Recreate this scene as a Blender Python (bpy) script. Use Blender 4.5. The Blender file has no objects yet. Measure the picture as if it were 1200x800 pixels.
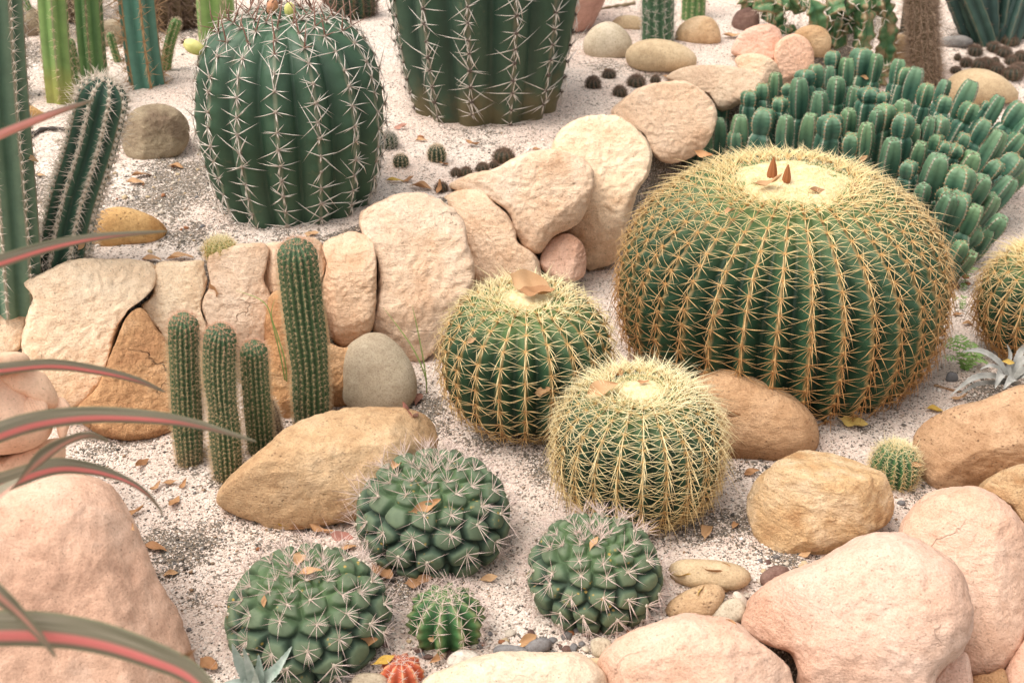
import bpy, math, random
import numpy as np
from mathutils import Vector, noise, Matrix
R_ = math.radians
rng = np.random.default_rng(7)
random.seed(7)
scn = bpy.context.scene
COL = scn.collection

# ------------------------------------------------------------------ camera
CAMZ, PITCH, FP = 1.6, R_(29.0), 1648.0
cam_d = bpy.data.cameras.new('camera'); cam = bpy.data.objects.new('camera', cam_d); COL.objects.link(cam)
cam.location = (0, 0, CAMZ); cam.rotation_euler = (math.pi / 2 - PITCH, 0, 0)
cam_d.sensor_width = 36.0; cam_d.lens = 36.0 * FP / 1200.0
cam_d.clip_start = 0.05; cam_d.clip_end = 3000
cam_d.dof.use_dof = True; cam_d.dof.focus_distance = 2.75; cam_d.dof.aperture_fstop = 6.3
scn.camera = cam
CAM = np.array([0, 0, CAMZ])
FW = np.array([0, math.cos(PITCH), -math.sin(PITCH)]); UP = np.array([0, math.sin(PITCH), math.cos(PITCH)]); RT = np.array([1.0, 0, 0])

def ray(px, py):
    return FW + RT * ((px - 600) / FP) - UP * ((py - 400) / FP)
def P(px, py, z):
    d = ray(px, py); return CAM + d * ((z - CAMZ) / d[2])
def PY(px, py, y):
    d = ray(px, py); return CAM + d * (y / d[1])
def PD(px, py, dep):
    return CAM + ray(px, py) * dep
def depth(p):
    return float(np.dot(np.asarray(p) - CAM, FW))
def mpp(p):
    return depth(p) / FP

# ------------------------------------------------------------------ object helpers
def fast_mesh(name, V, quads=None, tris=None, attrs=None, smooth=True):
    me = bpy.data.meshes.new(name)
    V = np.asarray(V, dtype=np.float32)
    q = np.zeros((0, 4), np.int32) if quads is None else np.asarray(quads, np.int32).reshape(-1, 4)
    t = np.zeros((0, 3), np.int32) if tris is None else np.asarray(tris, np.int32).reshape(-1, 3)
    me.vertices.add(len(V)); me.vertices.foreach_set('co', V.ravel())
    loops = np.concatenate([q.ravel(), t.ravel()]).astype(np.int32)
    me.loops.add(len(loops)); me.loops.foreach_set('vertex_index', loops)
    me.polygons.add(len(q) + len(t))
    st = np.concatenate([np.arange(len(q)) * 4, len(q) * 4 + np.arange(len(t)) * 3]).astype(np.int32)
    me.polygons.foreach_set('loop_start', st)
    if smooth:
        me.polygons.foreach_set('use_smooth', np.ones(len(st), dtype=bool))
    me.update(calc_edges=True)
    for k, a in (attrs or {}).items():
        at = me.attributes.new(k, 'FLOAT', 'POINT'); at.data.foreach_set('value', np.asarray(a, np.float32))
    me.validate()
    return me

def tag(o, label=None, cat=None, group=None, kind=None):
    if label: o['label'] = label
    if cat: o['category'] = cat
    if group: o['group'] = group
    if kind: o['kind'] = kind
    return o
def link(name, me, mat, parent=None, loc=None):
    o = bpy.data.objects.new(name, me); COL.objects.link(o)
    if mat is not None and len(me.materials) == 0: me.materials.append(mat)
    if parent is not None: o.parent = parent
    if loc is not None: o.location = loc
    return o
def thing(name, loc, label, cat, group=None):
    o = bpy.data.objects.new(name, None); COL.objects.link(o); o.location = loc
    o.empty_display_size = 0.05
    return tag(o, label, cat, group)
def copy_tree(o):
    c = o.copy(); COL.objects.link(c)
    for ch in o.children:
        d = ch.copy(); COL.objects.link(d); d.parent = c
        for g in ch.children:
            e = g.copy(); COL.objects.link(e); e.parent = d
    return c

# ------------------------------------------------------------------ node helper
class NT:
    def __init__(s, name):
        s.m = bpy.data.materials.new(name); s.m.use_nodes = True
        s.t = s.m.node_tree; s.n = s.t.nodes; s.b = s.n['Principled BSDF']
    def node(s, typ, **kw):
        n = s.n.new(typ)
        for k, v in kw.items():
            if k.startswith('i_'): s.set(n, k[2:], v)
            else: setattr(n, k, v)
        return n
    def set(s, n, key, v):
        sock = n.inputs[int(key)] if key.isdigit() else n.inputs[key.replace('_', ' ')]
        if hasattr(v, 'is_linked'): s.t.links.new(v, sock)
        else: sock.default_value = v
    def attr(s, name): return s.node('ShaderNodeAttribute', attribute_name=name).outputs['Fac']
    def math(s, op, a, b=0.0, c=None, clamp=False):
        n = s.node('ShaderNodeMath', operation=op, use_clamp=clamp); s.set(n, '0', a); s.set(n, '1', b)
        if c is not None: s.set(n, '2', c)
        return n.outputs[0]
    def noise(s, vec, scale, detail=4, rough=0.55, dist=0.0):
        n = s.node('ShaderNodeTexNoise'); n.inputs['Scale'].default_value = scale; n.inputs['Detail'].default_value = detail
        n.inputs['Roughness'].default_value = rough; n.inputs['Distortion'].default_value = dist
        if vec is not None: s.t.links.new(vec, n.inputs['Vector'])
        return n.outputs['Fac']
    def voro(s, vec, scale, feature='F1', out='Distance'):
        n = s.node('ShaderNodeTexVoronoi', feature=feature); n.inputs['Scale'].default_value = scale
        s.t.links.new(vec, n.inputs['Vector']); return n.outputs[out]
    def ramp(s, fac, stops):
        n = s.node('ShaderNodeValToRGB'); r = n.color_ramp
        while len(r.elements) < len(stops): r.elements.new(0.5)
        for e, (p, c) in zip(r.elements, stops):
            e.position = p; e.color = (*c, 1) if len(c) == 3 else c
        s.t.links.new(fac, n.inputs['Fac']); return n.outputs['Color']
    def mix(s, fac, a, b, mode='MIX'):
        n = s.node('ShaderNodeMix', data_type='RGBA', blend_type=mode); n.clamp_factor = True
        for k, v in ((0, fac), (6, a), (7, b)):
            if hasattr(v, 'is_linked'): s.t.links.new(v, n.inputs[k])
            else: n.inputs[k].default_value = v if k == 0 else ((*v, 1) if len(v) == 3 else v)
        return n.outputs[2]
    def smooth(s, x, lo, hi, a=0.0, b=1.0):
        n = s.node('ShaderNodeMapRange', interpolation_type='SMOOTHSTEP')
        s.set(n, '0', x)
        for i, v in ((1, lo), (2, hi), (3, a), (4, b)): n.inputs[i].default_value = v
        return n.outputs[0]
    def obj(s, offs=True):
        tc = s.node('ShaderNodeTexCoord').outputs['Object']
        if not offs: return tc
        r = s.node('ShaderNodeObjectInfo').outputs['Random']
        k = s.math('MULTIPLY', r, 41.0)
        c = s.node('ShaderNodeCombineXYZ'); s.set(c, '0', k); s.set(c, '1', s.math('MULTIPLY', r, 17.0)); s.set(c, '2', k)
        v = s.node('ShaderNodeVectorMath', operation='ADD'); s.set(v, '0', tc); s.set(v, '1', c.outputs[0])
        return v.outputs[0]
    def bump(s, h, strength, dist=0.01, prev=None):
        n = s.node('ShaderNodeBump'); n.inputs['Strength'].default_value = strength; n.inputs['Distance'].default_value = dist
        s.t.links.new(h, n.inputs['Height'])
        if prev is not None: s.t.links.new(prev, n.inputs['Normal'])
        return n.outputs['Normal']
    def done(s, col, rough=0.8, normal=None, spec=0.3, trans=0.0):
        s.set(s.b, 'Base_Color', col if hasattr(col, 'is_linked') else (*col, 1))
        s.set(s.b, 'Roughness', rough); s.b.inputs['Specular IOR Level'].default_value = spec
        if normal is not None: s.t.links.new(normal, s.b.inputs['Normal'])
        return s.m

def M_rock(name, light, mid, dark, scale=5.0, bump=0.5, pits=0.0, speck=0.12, lo=.36, hi=.66, crack=0.0, rough=.85, streak=0.0):
    s = NT(name); v = s.obj()
    n1 = s.noise(v, scale, 7, .6, .4); n2 = s.noise(v, scale * 5, 6, .6)
    f = s.math('ADD', s.math('MULTIPLY', n1, .75), s.math('MULTIPLY', n2, .25))
    c = s.ramp(f, [(lo, dark), ((lo + hi) / 2, mid), (hi, light)])
    g = s.noise(v, 260, 3, .7); g2 = s.noise(v, 60, 5, .65)
    c = s.mix(speck * 4, c, s.ramp(g, [(.33, (.58, .53, .5)), (.5, (1, 1, 1)), (.7, (1.2, 1.2, 1.2))]), 'MULTIPLY')
    c = s.mix(.55, c, s.ramp(g2, [(.3, (.78, .72, .68)), (.5, (1.03, 1.03, 1.03)), (.72, (1.16, 1.16, 1.15))]), 'MULTIPLY')
    mp = s.node('ShaderNodeMapping'); s.t.links.new(v, mp.inputs['Vector']); mp.inputs['Scale'].default_value = (1.2, 1.6, 4.2); mp.inputs['Rotation'].default_value = (.5, .35, .2)
    st = s.noise(mp.outputs[0], scale * 2.2, 8, .66, .6)
    h = s.math('ADD', s.math('MULTIPLY', s.noise(v, scale * 3, 9, .62), .7), s.math('MULTIPLY', g2, .4)); h = s.math('ADD', h, s.math('MULTIPLY', st, .6 if bump > .3 else .1))
    if bump > .3: c = s.mix(.5, c, s.ramp(st, [(.3, (.80, .74, .68)), (.45, (1.02, 1.02, 1.02)), (.6, (1.02, 1.02, 1.02)), (.75, (1.15, 1.15, 1.15))]), 'MULTIPLY')
    if crack:
        w = s.node('ShaderNodeVectorMath', operation='ADD'); s.set(w, '0', v)
        wn = s.node('ShaderNodeTexNoise'); wn.inputs['Scale'].default_value = 9; wn.inputs['Detail'].default_value = 5
        s.t.links.new(v, wn.inputs['Vector'])
        ws = s.node('ShaderNodeVectorMath', operation='SCALE'); s.set(ws, '0', wn.outputs['Color']); ws.inputs['Scale'].default_value = .16
        s.set(w, '1', ws.outputs[0])
        d = s.voro(w.outputs[0], 6.0, 'DISTANCE_TO_EDGE')
        line = s.smooth(d, 0.0, .014, 1.0, 0.0)
        mask = s.math('MULTIPLY', line, s.smooth(s.noise(v, 4.2, 2), .58, .68))
        h = s.math('SUBTRACT', h, s.math('MULTIPLY', mask, crack))
        c = s.mix(s.math('MULTIPLY', mask, .5 * min(1, crack)), c, (.16, .1, .07))
    ro = s.node('ShaderNodeObjectInfo').outputs['Random']
    c = s.mix(1.0, c, s.ramp(ro, [(0, (.90, .86, .82)), (.35, (1.02, 1.0, .98)), (.7, (.97, .98, 1.0)), (1, (1.06, 1.02, .95))]), 'MULTIPLY')
    sm = s.smooth(s.noise(v, scale * 1.1, 5, .68, 1.2), .54, .70); c = s.mix(s.math('MULTIPLY', sm, .42 if bump > .3 else .15), c, dark)
    nrm = s.bump(h, min(1, bump * 1.2), .024); nrm = s.bump(g, .5 if bump > .3 else .25, .0035, nrm)
    fl = s.smooth(s.noise(v, 150, 2, .5), .66, .72); c = s.mix(s.math('MULTIPLY', fl, .45), c, (.14, .09, .06))
    if pits:
        pd = s.voro(v, 95, 'F1'); pm = s.math('MULTIPLY', s.smooth(pd, .1, .3, 1, 0), s.smooth(s.noise(v, 16, 3), .5, .6))
        c = s.mix(s.math('MULTIPLY', pm, pits), c, (.2, .11, .06)); nrm = s.bump(s.math('SUBTRACT', 1.0, pm), .6, .004, nrm)
    if streak:
        z = s.node('ShaderNodeTexWave', bands_direction='DIAGONAL'); z.inputs['Scale'].default_value = 4; z.inputs['Distortion'].default_value = 9
        z.inputs['Detail'].default_value = 4; s.t.links.new(v, z.inputs['Vector'])
        c = s.mix(s.math('MULTIPLY', s.smooth(z.outputs['Fac'], .55, .95), streak), c, dark)
    return s.done(c, rough, nrm, .25)

MAT = {}
MAT['cream'] = M_rock('cream_sandstone', (.88, .72, .54), (.84, .64, .45), (.66, .42, .25), 4.5, .55, crack=1.0, lo=.33, hi=.6)
MAT['cream2'] = M_rock('buff_sandstone', (.85, .67, .51), (.78, .56, .39), (.58, .35, .21), 4.0, .6, crack=1.0, lo=.36, hi=.64)
MAT['ochre'] = M_rock('ochre_sandstone', (.76, .52, .33), (.56, .32, .16), (.36, .17, .08), 5.0, .75, crack=.8, lo=.34, hi=.68)
MAT['pink'] = M_rock('pink_sandstone', (.69, .49, .38), (.65, .42, .305), (.56, .31, .20), 3.8, .5, crack=.5, lo=.32, hi=.64)
MAT['peach'] = M_rock('peach_sandstone', (.84, .65, .49), (.78, .56, .39), (.62, .37, .22), 4.2, .6, crack=.7, lo=.33, hi=.63)
MAT['pale'] = M_rock('pale_sandstone', (.72, .60, .47), (.68, .53, .39), (.58, .40, .28), 4.0, .45, lo=.3, hi=.6)
MAT['rose'] = M_rock('rose_sandstone', (.76, .54, .42), (.70, .45, .34), (.54, .30, .20), 4.5, .4, lo=.34, hi=.66)
MAT['blush'] = M_rock('smooth_blush_sandstone', (.67, .46, .345), (.60, .375, .265), (.44, .26, .18), 5.0, .3, lo=.34, hi=.62, speck=.1)
MAT['tan'] = M_rock('tan_river_stone', (.68, .52, .35), (.60, .42, .25), (.44, .27, .14), 5.5, .5, pits=.5, lo=.35, hi=.66)
MAT['brown'] = M_rock('brown_pitted_stone', (.56, .37, .23), (.47, .29, .165), (.33, .18, .09), 6.0, .5, pits=.85, lo=.35, hi=.65)
MAT['yellow'] = M_rock('yellow_ochre_stone', (.72, .55, .37), (.60, .40, .22), (.42, .22, .095), 7.0, .8, lo=.36, hi=.62, crack=.35)
MAT['gold'] = M_rock('golden_flat_stone', (.60, .39, .18), (.54, .33, .14), (.42, .22, .08), 6.0, .3, pits=.6)
MAT['grey'] = M_rock('grey_river_stone', (.58, .51, .40), (.51, .44, .33), (.40, .33, .24), 7.0, .15, speck=.16)
MAT['olive'] = M_rock('olive_grey_stone', (.38, .31, .22), (.30, .24, .16), (.17, .12, .08), 9.0, .45, crack=.5)
MAT['slate'] = M_rock('slate_pebble', (.26, .25, .24), (.20, .19, .19), (.13, .13, .13), 12, .25)
MAT['mauve'] = M_rock('mauve_pebble', (.26, .17, .14), (.20, .12, .10), (.12, .07, .06), 12, .4)
MAT['white'] = M_rock('white_pebble', (.72, .66, .58), (.64, .58, .50), (.5, .43, .36), 12, .3)
MAT['beige'] = M_rock('beige_flat_stone', (.60, .48, .32), (.54, .42, .27), (.42, .31, .19), 9, .2)
MAT['rust'] = M_rock('rust_pebble', (.42, .20, .10), (.36, .15, .07), (.24, .10, .05), 14, .3)
MAT['clay'] = M_rock('carved_clay', (.80, .56, .40), (.76, .50, .35), (.64, .38, .25), 7, .15, lo=.3, hi=.6, speck=.06)
MAT['pot'] = M_rock('pink_clay', (.56, .36, .30), (.50, .30, .25), (.42, .24, .2), 6, .1)

# sand: pale grains, dark grains, soil patches
def M_sand():
    s = NT('pale_sand'); v = s.obj(False); so = s.attr('soil')
    big = s.noise(v, 14, 6, .65); med = s.noise(v, 60, 4, .6)
    sm = s.math('ADD', so, s.math('ADD', s.math('MULTIPLY', s.math('SUBTRACT', big, .5), 1.0), s.math('MULTIPLY', s.math('SUBTRACT', med, .5), .7)))
    mask = s.smooth(sm, .3, .75)
    vo = s.node('ShaderNodeTexVoronoi'); vo.inputs['Scale'].default_value = 330; s.t.links.new(v, vo.inputs['Vector'])
    sep = s.node('ShaderNodeSeparateColor'); s.t.links.new(vo.outputs['Color'], sep.inputs[0])
    vo2 = s.node('ShaderNodeTexVoronoi'); vo2.inputs['Scale'].default_value = 170; s.t.links.new(v, vo2.inputs['Vector'])
    sep2 = s.node('ShaderNodeSeparateColor'); s.t.links.new(vo2.outputs['Color'], sep2.inputs[0])
    white = s.ramp(sep.outputs[0], [(0, (.46, .37, .32)), (.3, (.66, .56, .50)), (1, (.82, .735, .675))])
    tint = s.ramp(s.noise(v, 5, 4), [(.35, (.95, .87, .82)), (.65, (1, .98, .95))])
    white = s.mix(1.0, white, tint, 'MULTIPLY')
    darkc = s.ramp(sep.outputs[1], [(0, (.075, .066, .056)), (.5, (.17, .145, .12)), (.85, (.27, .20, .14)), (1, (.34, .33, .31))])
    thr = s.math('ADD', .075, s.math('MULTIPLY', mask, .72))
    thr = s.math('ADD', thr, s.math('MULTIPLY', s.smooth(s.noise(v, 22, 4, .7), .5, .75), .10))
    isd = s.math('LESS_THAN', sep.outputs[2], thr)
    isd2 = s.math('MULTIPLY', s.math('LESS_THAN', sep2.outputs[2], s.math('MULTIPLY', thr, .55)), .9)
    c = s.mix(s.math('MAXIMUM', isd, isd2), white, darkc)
    h = s.math('SUBTRACT', 1.0, vo.outputs['Distance'])
    nrm = s.bump(s.noise(v, 45, 5, .7), .5, .012); nrm = s.bump(h, .55, .003, nrm)
    return s.done(c, .95, nrm, .15)
MAT['sand'] = M_sand()
s = NT('loose_grains'); a = s.attr('a')
MAT['grain'] = s.done(s.ramp(a, [(0, (.07, .062, .055)), (.22, (.17, .145, .12)), (.3, (.36, .22, .12)), (.36, (.62, .53, .46)), (1, (.86, .80, .74))]), .9)

def M_flesh(name, c_furrow, c_face, c_ridge, ridge_w=.10, young=None, base=None, base_hi=.2, spots=0.0, rough=.55, bump=.12, nscale=18, ylo=.6):
    """plant skin: 'u' 0 at rib crest .. 1 in the furrow, 'h' 0 at the root .. 1 at the crown"""
    s = NT(name); v = s.obj(); u = s.attr('u'); h = s.attr('h')
    n = s.noise(v, nscale, 5, .6)
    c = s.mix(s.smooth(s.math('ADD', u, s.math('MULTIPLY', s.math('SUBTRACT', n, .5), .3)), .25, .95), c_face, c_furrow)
    if young: c = s.mix(s.math('MULTIPLY', s.smooth(h, ylo, .95), .8), c, young)
    c = s.mix(s.smooth(u, ridge_w * .4, ridge_w * 1.6, 1.0, 0.0), c, c_ridge)
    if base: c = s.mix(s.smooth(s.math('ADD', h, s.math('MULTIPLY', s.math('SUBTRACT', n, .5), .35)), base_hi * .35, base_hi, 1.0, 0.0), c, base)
    c = s.mix(.7, c, s.ramp(s.noise(v, nscale * 4, 4, .6), [(.3, (.72, .74, .72)), (.55, (1, 1, 1)), (.75, (1.2, 1.18, 1.1))]), 'MULTIPLY')
    ri = s.node('ShaderNodeObjectInfo').outputs['Random']
    c = s.mix(1.0, c, s.ramp(ri, [(0, (.82, .86, .86)), (.5, (1, 1, 1)), (1, (1.18, 1.12, .98))]), 'MULTIPLY')
    sc = s.smooth(s.noise(v, nscale * 1.7, 6, .72), .60, .72); c = s.mix(s.math('MULTIPLY', sc, .30), c, (.20, .16, .085))
    if spots:
        d = s.voro(v, 75, 'F1'); k = s.math('MULTIPLY', s.smooth(d, .12, .26, 1, 0), s.smooth(s.noise(v, 13, 3), .52, .62))
        c = s.mix(s.math('MULTIPLY', k, spots), c, (.46, .29, .07))
    return s.done(c, rough, s.bump(s.noise(v, nscale * 5, 5, .6), bump, .006), .35)
MAT['gold_skin'] = M_flesh('golden_barrel_skin', (.013, .036, .020), (.028, .074, .036), (.24, .17, .07), .13, young=(.16, .25, .075), ylo=.5, base=(.016, .034, .017))  # base: shade on the barrel's lower side painted in as darker green
MAT['dark_skin'] = M_flesh('dark_barrel_skin', (.026, .058, .034), (.044, .092, .052), (.15, .17, .11), .10, young=(.06, .13, .07), rough=.5, nscale=9)
MAT['cork_skin'] = M_flesh('corky_barrel_skin', (.022, .048, .031), (.037, .074, .044), (.13, .13, .085), .10, base=(.12, .10, .05), base_hi=.16, rough=.5, nscale=9)
MAT['wart_skin'] = M_flesh('warty_cactus_skin', (.018, .034, .024), (.055, .092, .064), (.10, .14, .09), .25, young=(.085, .145, .065), spots=.85, rough=.75)
MAT['wool_skin'] = M_flesh('woolly_column_skin', (.036, .08, .034), (.07, .135, .057), (.16, .17, .085), .2, base=(.13, .10, .06), base_hi=.18)
MAT['grey_skin'] = M_flesh('grey_green_column_skin', (.06, .12, .075), (.13, .20, .13), (.30, .27, .19), .14, nscale=10)
MAT['green_skin'] = M_flesh('dull_green_column_skin', (.03, .08, .045), (.055, .12, .07), (.20, .18, .11), .14, nscale=10)
MAT['hair_skin'] = M_flesh('white_ribbed_column_skin', (.02, .055, .036), (.045, .105, .066), (.26, .24, .17), .2, nscale=12)
MAT['lime_skin'] = M_flesh('light_green_column_skin', (.13, .23, .06), (.21, .32, .10), (.27, .29, .14), .12, base=(.33, .33, .09), base_hi=.3, nscale=9)
MAT['leek_skin'] = M_flesh('leaf_green_column_skin', (.07, .16, .05), (.14, .25, .085), (.22, .21, .11), .12, nscale=9)
MAT['blue_skin'] = M_flesh('blue_green_column_skin', (.04, .12, .09), (.075, .19, .15), (.28, .18, .09), .12, nscale=9)
MAT['fur_skin'] = M_flesh('furry_column_skin', (.10, .07, .04), (.16, .11, .07), (.2, .14, .09), .2)
MAT['seed_skin'] = M_flesh('seedling_skin', (.012, .03, .015), (.035, .075, .03), (.12, .11, .06), .3)
MAT['brownball_skin'] = M_flesh('brown_seedling_skin', (.018, .022, .014), (.05, .055, .034), (.12, .08, .05), .3)
MAT['red_skin'] = M_flesh('red_cactus_skin', (.30, .05, .02), (.46, .10, .045), (.56, .26, .14), .2)
MAT['star_skin'] = M_flesh('star_cactus_skin', (.016, .06, .022), (.05, .145, .05), (.15, .20, .09), .25, young=(.09, .17, .06), base=(.13, .15, .06), base_hi=.3)
MAT['spurge_skin'] = M_flesh('spurge_stem_skin', (.03, .085, .058), (.062, .15, .098), (.34, .33, .25), .10, young=(.17, .28, .15), rough=.5, nscale=20)

MAT['blue_dark'] = M_flesh('dark_blue_green_skin', (.014, .035, .03), (.03, .065, .055), (.09, .11, .08), .1, nscale=9)
MAT['yellow_ball'] = M_flesh('yellow_cactus_skin', (.20, .18, .04), (.36, .32, .09), (.46, .40, .16), .2)
def M_spine(name, base, mid, tip, old=None, rough=.5, lo=.25, hi=.85):
    s = NT(name); t = s.attr('s'); a = s.attr('a')
    c = s.ramp(t, [(0, base), (.35, mid), (1, tip)])
    if old: c = s.mix(s.smooth(a, lo, hi, 1.0, 0.0), c, s.ramp(t, [(0, old[0]), (.4, old[1]), (1, old[2])]))
    return s.done(c, rough, None, .3)
MAT['gold_spine'] = M_spine('golden_spines', (.62, .36, .12), (.88, .70, .36), (.92, .78, .46), ((.30, .12, .035), (.56, .29, .105), (.58, .32, .15)))
MAT['gold_spine2'] = M_spine('light_golden_spines', (.62, .38, .13), (.88, .74, .42), (.92, .82, .54), ((.40, .18, .06), (.76, .50, .22), (.74, .50, .25)))
MAT['cream_spine'] = M_spine('cream_golden_spines', (.64, .42, .15), (.90, .78, .46), (.94, .85, .58), ((.50, .27, .09), (.82, .60, .28), (.82, .64, .36)))
MAT['grey_spine'] = M_spine('grey_white_spines', (.26, .20, .16), (.76, .69, .61), (.60, .51, .45), None)
MAT['brown_spine'] = M_spine('brown_crown_spines', (.16, .08, .05), (.22, .11, .08), (.34, .22, .17), None)
MAT['pinkish_spine'] = M_spine('pinkish_spines', (.62, .50, .42), (.74, .58, .51), (.58, .41, .37), None)
MAT['wool_hair'] = M_spine('fine_tan_bristles', (.56, .40, .24), (.72, .55, .38), (.78, .63, .48), None)
MAT['wool_tip'] = M_spine('tan_bristles_with_reddish_tip', (.60, .26, .14), (.72, .40, .26), (.80, .58, .44), ((.52, .36, .17), (.72, .53, .31), (.78, .62, .42)), .5, .74, .97)
MAT['white_hair'] = M_spine('white_bristles', (.68, .57, .46), (.78, .68, .58), (.74, .60, .48), None)
MAT['orange_spine'] = M_spine('orange_tan_spines', (.34, .19, .09), (.50, .30, .15), (.55, .36, .2), None)
MAT['brownfur'] = M_spine('brown_fur_spines', (.17, .11, .075), (.38, .26, .18), (.62, .47, .35), None)
MAT['darkspine'] = M_spine('dark_brown_spines', (.08, .05, .035), (.16, .10, .07), (.26, .17, .12), None)
MAT['wool'] = NT('cream_wool'); s = MAT['wool']; v = s.obj(); n = s.noise(v, 70, 6, .7)
MAT['wool'] = s.done(s.ramp(n, [(.3, (.50, .36, .17)), (.45, (.74, .58, .32)), (.7, (.86, .74, .50))]), .95, s.bump(n, .8, .01), .1)
MAT['areole'] = NT('areole_felt').done((.46, .26, .10), .95)
MAT['areole_pale'] = NT('pale_areole_felt').done((.60, .52, .42), .95)
MAT['areole_tan'] = NT('tan_areole_felt').done((.62, .47, .31), .95)
MAT['areole_mid'] = NT('brown_areole_felt').done((.30, .24, .19), .95)
MAT['areole_dark'] = NT('dark_areole_felt').done((.10, .075, .06), .95)

def M_leaf(name, c1, c2, c3, sc=9):
    s = NT(name); v = s.obj(); n = s.noise(v, sc * 10, 5, .6); r = s.node('ShaderNodeObjectInfo').outputs['Random']
    c = s.ramp(s.math('ADD', s.math('MULTIPLY', n, .6), s.math('MULTIPLY', r, .4)), [(.2, c1), (.5, c2), (.85, c3)])
    return s.done(c, .65, s.bump(n, .3, .003), .3)
MAT['dry'] = M_leaf('dry_leaf', (.24, .11, .05), (.42, .22, .10), (.54, .34, .19))
MAT['dry_orange'] = M_leaf('orange_dry_leaf', (.28, .14, .07), (.44, .25, .12), (.58, .38, .22))
MAT['dry_yellow'] = M_leaf('yellow_leaf', (.42, .24, .04), (.56, .36, .07), (.60, .44, .16))
MAT['dry_pink'] = M_leaf('reddish_dry_leaf', (.26, .10, .08), (.38, .18, .13), (.50, .30, .22))
def M_strap(nm, pink, pw=.40, offs=0.0):
    s = NT(nm); w = s.attr('w'); l = s.attr('l'); v = s.obj()
    n = s.node('ShaderNodeTexNoise'); n.inputs['Scale'].default_value = 1.0; n.inputs['Detail'].default_value = 4
    cb = s.node('ShaderNodeCombineXYZ'); s.set(cb, '0', s.math('MULTIPLY', w, 15.0)); s.set(cb, '1', s.math('MULTIPLY', l, 4.0)); s.t.links.new(cb.outputs[0], n.inputs['Vector'])
    nn = n.outputs['Fac']
    green = s.ramp(nn, [(.3, (.12, .11, .065)), (.5, (.22, .19, .125)), (.75, (.36, .31, .23))])
    ww = s.math('ABSOLUTE', s.math('SUBTRACT', w, offs))
    pk = s.smooth(s.math('ADD', ww, s.math('MULTIPLY', s.math('SUBTRACT', nn, .5), .35)), pw * .55, pw * 1.2, 1, 0)
    pk = s.math('MULTIPLY', pk, s.smooth(l, .72, .98, 1, 0))
    c = s.mix(pk, green, s.ramp(nn, [(.3, pink), (.7, tuple(min(1, k * 1.25) for k in pink))]))
    c = s.mix(s.smooth(s.math('ABSOLUTE', w), .86, .97), c, (.24, .25, .14))
    return s.done(c, .5, None, .4)
MAT['strap'] = M_strap('striped_strap_leaf', (.78, .22, .20), .36, -.25)
MAT['strap_red'] = M_strap('red_strap_leaf', (.66, .26, .21), .95, 0.0)
MAT['strap_dull'] = M_strap('dull_strap_leaf', (.50, .24, .18), .32, 0.1)
s = NT('silver_leaf'); v = s.obj(); n = s.noise(v, 40, 5)
MAT['silver'] = s.done(s.ramp(n, [(.3, (.22, .22, .20)), (.6, (.40, .39, .36)), (.8, (.52, .5, .47))]), .7)
s = NT('agave_leaf'); v = s.obj(); n = s.noise(v, 45, 5)
MAT['agave'] = s.done(s.ramp(n, [(.3, (.28, .36, .30)), (.6, (.46, .52, .46)), (.8, (.60, .64, .60))]), .6)
MAT['fern'] = NT('fern_green').done((.21, .34, .10), .6)
MAT['grass'] = NT('grass_blade').done((.26, .34, .10), .6)
MAT['dirt'] = NT('dark_wood'); MAT['dirt'] = MAT['dirt'].done((.06, .05, .045), .8)
MAT['post'] = NT('dark_paint').done((.022, .03, .026), .5)
s = NT('yellow_fruit'); v = s.obj(); n = s.noise(v, 30, 4)
MAT['fruit'] = s.done(s.ramp(n, [(.35, (.50, .50, .14)), (.65, (.66, .62, .24))]), .5)
s = NT('wavy_spurge'); v = s.obj(); n = s.noise(v, 25, 4); u = s.attr('u')
MAT['wavy'] = s.done(s.mix(s.smooth(u, .82, 1.0), s.ramp(n, [(.33, (.04, .11, .045)), (.52, (.085, .17, .07)), (.62, (.26, .19, .10))]), (.36, .26, .15)), .5)
MAT['flower'] = NT('dried_flower').done((.30, .11, .04), .8)
# ------------------------------------------------------------------ terrain
def sstep(x, a, b):
    t = np.clip((x - a) / (b - a), 0, 1); return t * t * (3 - 2 * t)
UPZ = 0.25
_top = [(-420, 352), (-120, 338), (24, 322), (88, 302), (180, 298), (243, 296), (320, 280), (375, 276), (421, 258), (480, 232), (530, 222), (600, 188), (660, 176), (700, 142), (735, 122), (800, 97), (865, 78), (915, 48), (945, 34)]
WALL = [P(x, y, UPZ)[:2] for x, y in _top]
WALL = [np.array([-30.0, WALL[0][1] - .6])] + WALL + [WALL[-1] + np.array([.25, .6]), WALL[-1] + np.array([.6, 40.0])]
_fr = [(-200, 905), (250, 868), (420, 822), (500, 800), (600, 782), (720, 762), (880, 712), (1060, 628), (1200, 562), (1330, 505)]
FRONT = [P(x, y, 0)[:2] for x, y in _fr]
FRONT = [FRONT[0] + np.array([-30, -.2])] + FRONT + [FRONT[-1] + np.array([30.0, 12.0])]
def sdist(X, Y, poly):
    """distance to a polyline, positive on its right-hand side (walking along it)"""
    best = np.full(X.shape, 1e9); sg = np.ones(X.shape)
    for a, b in zip(poly[:-1], poly[1:]):
        d = b - a; L2 = d @ d
        t = np.clip(((X - a[0]) * d[0] + (Y - a[1]) * d[1]) / L2, 0, 1)
        qx, qy = X - a[0] - t * d[0], Y - a[1] - t * d[1]
        D = np.hypot(qx, qy); cr = d[0] * qy - d[1] * qx
        m = D < best - 1e-9
        best = np.where(m, D, best); sg = np.where(m, np.where(cr < 0, 1.0, -1.0), sg)
    return best * sg
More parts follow.
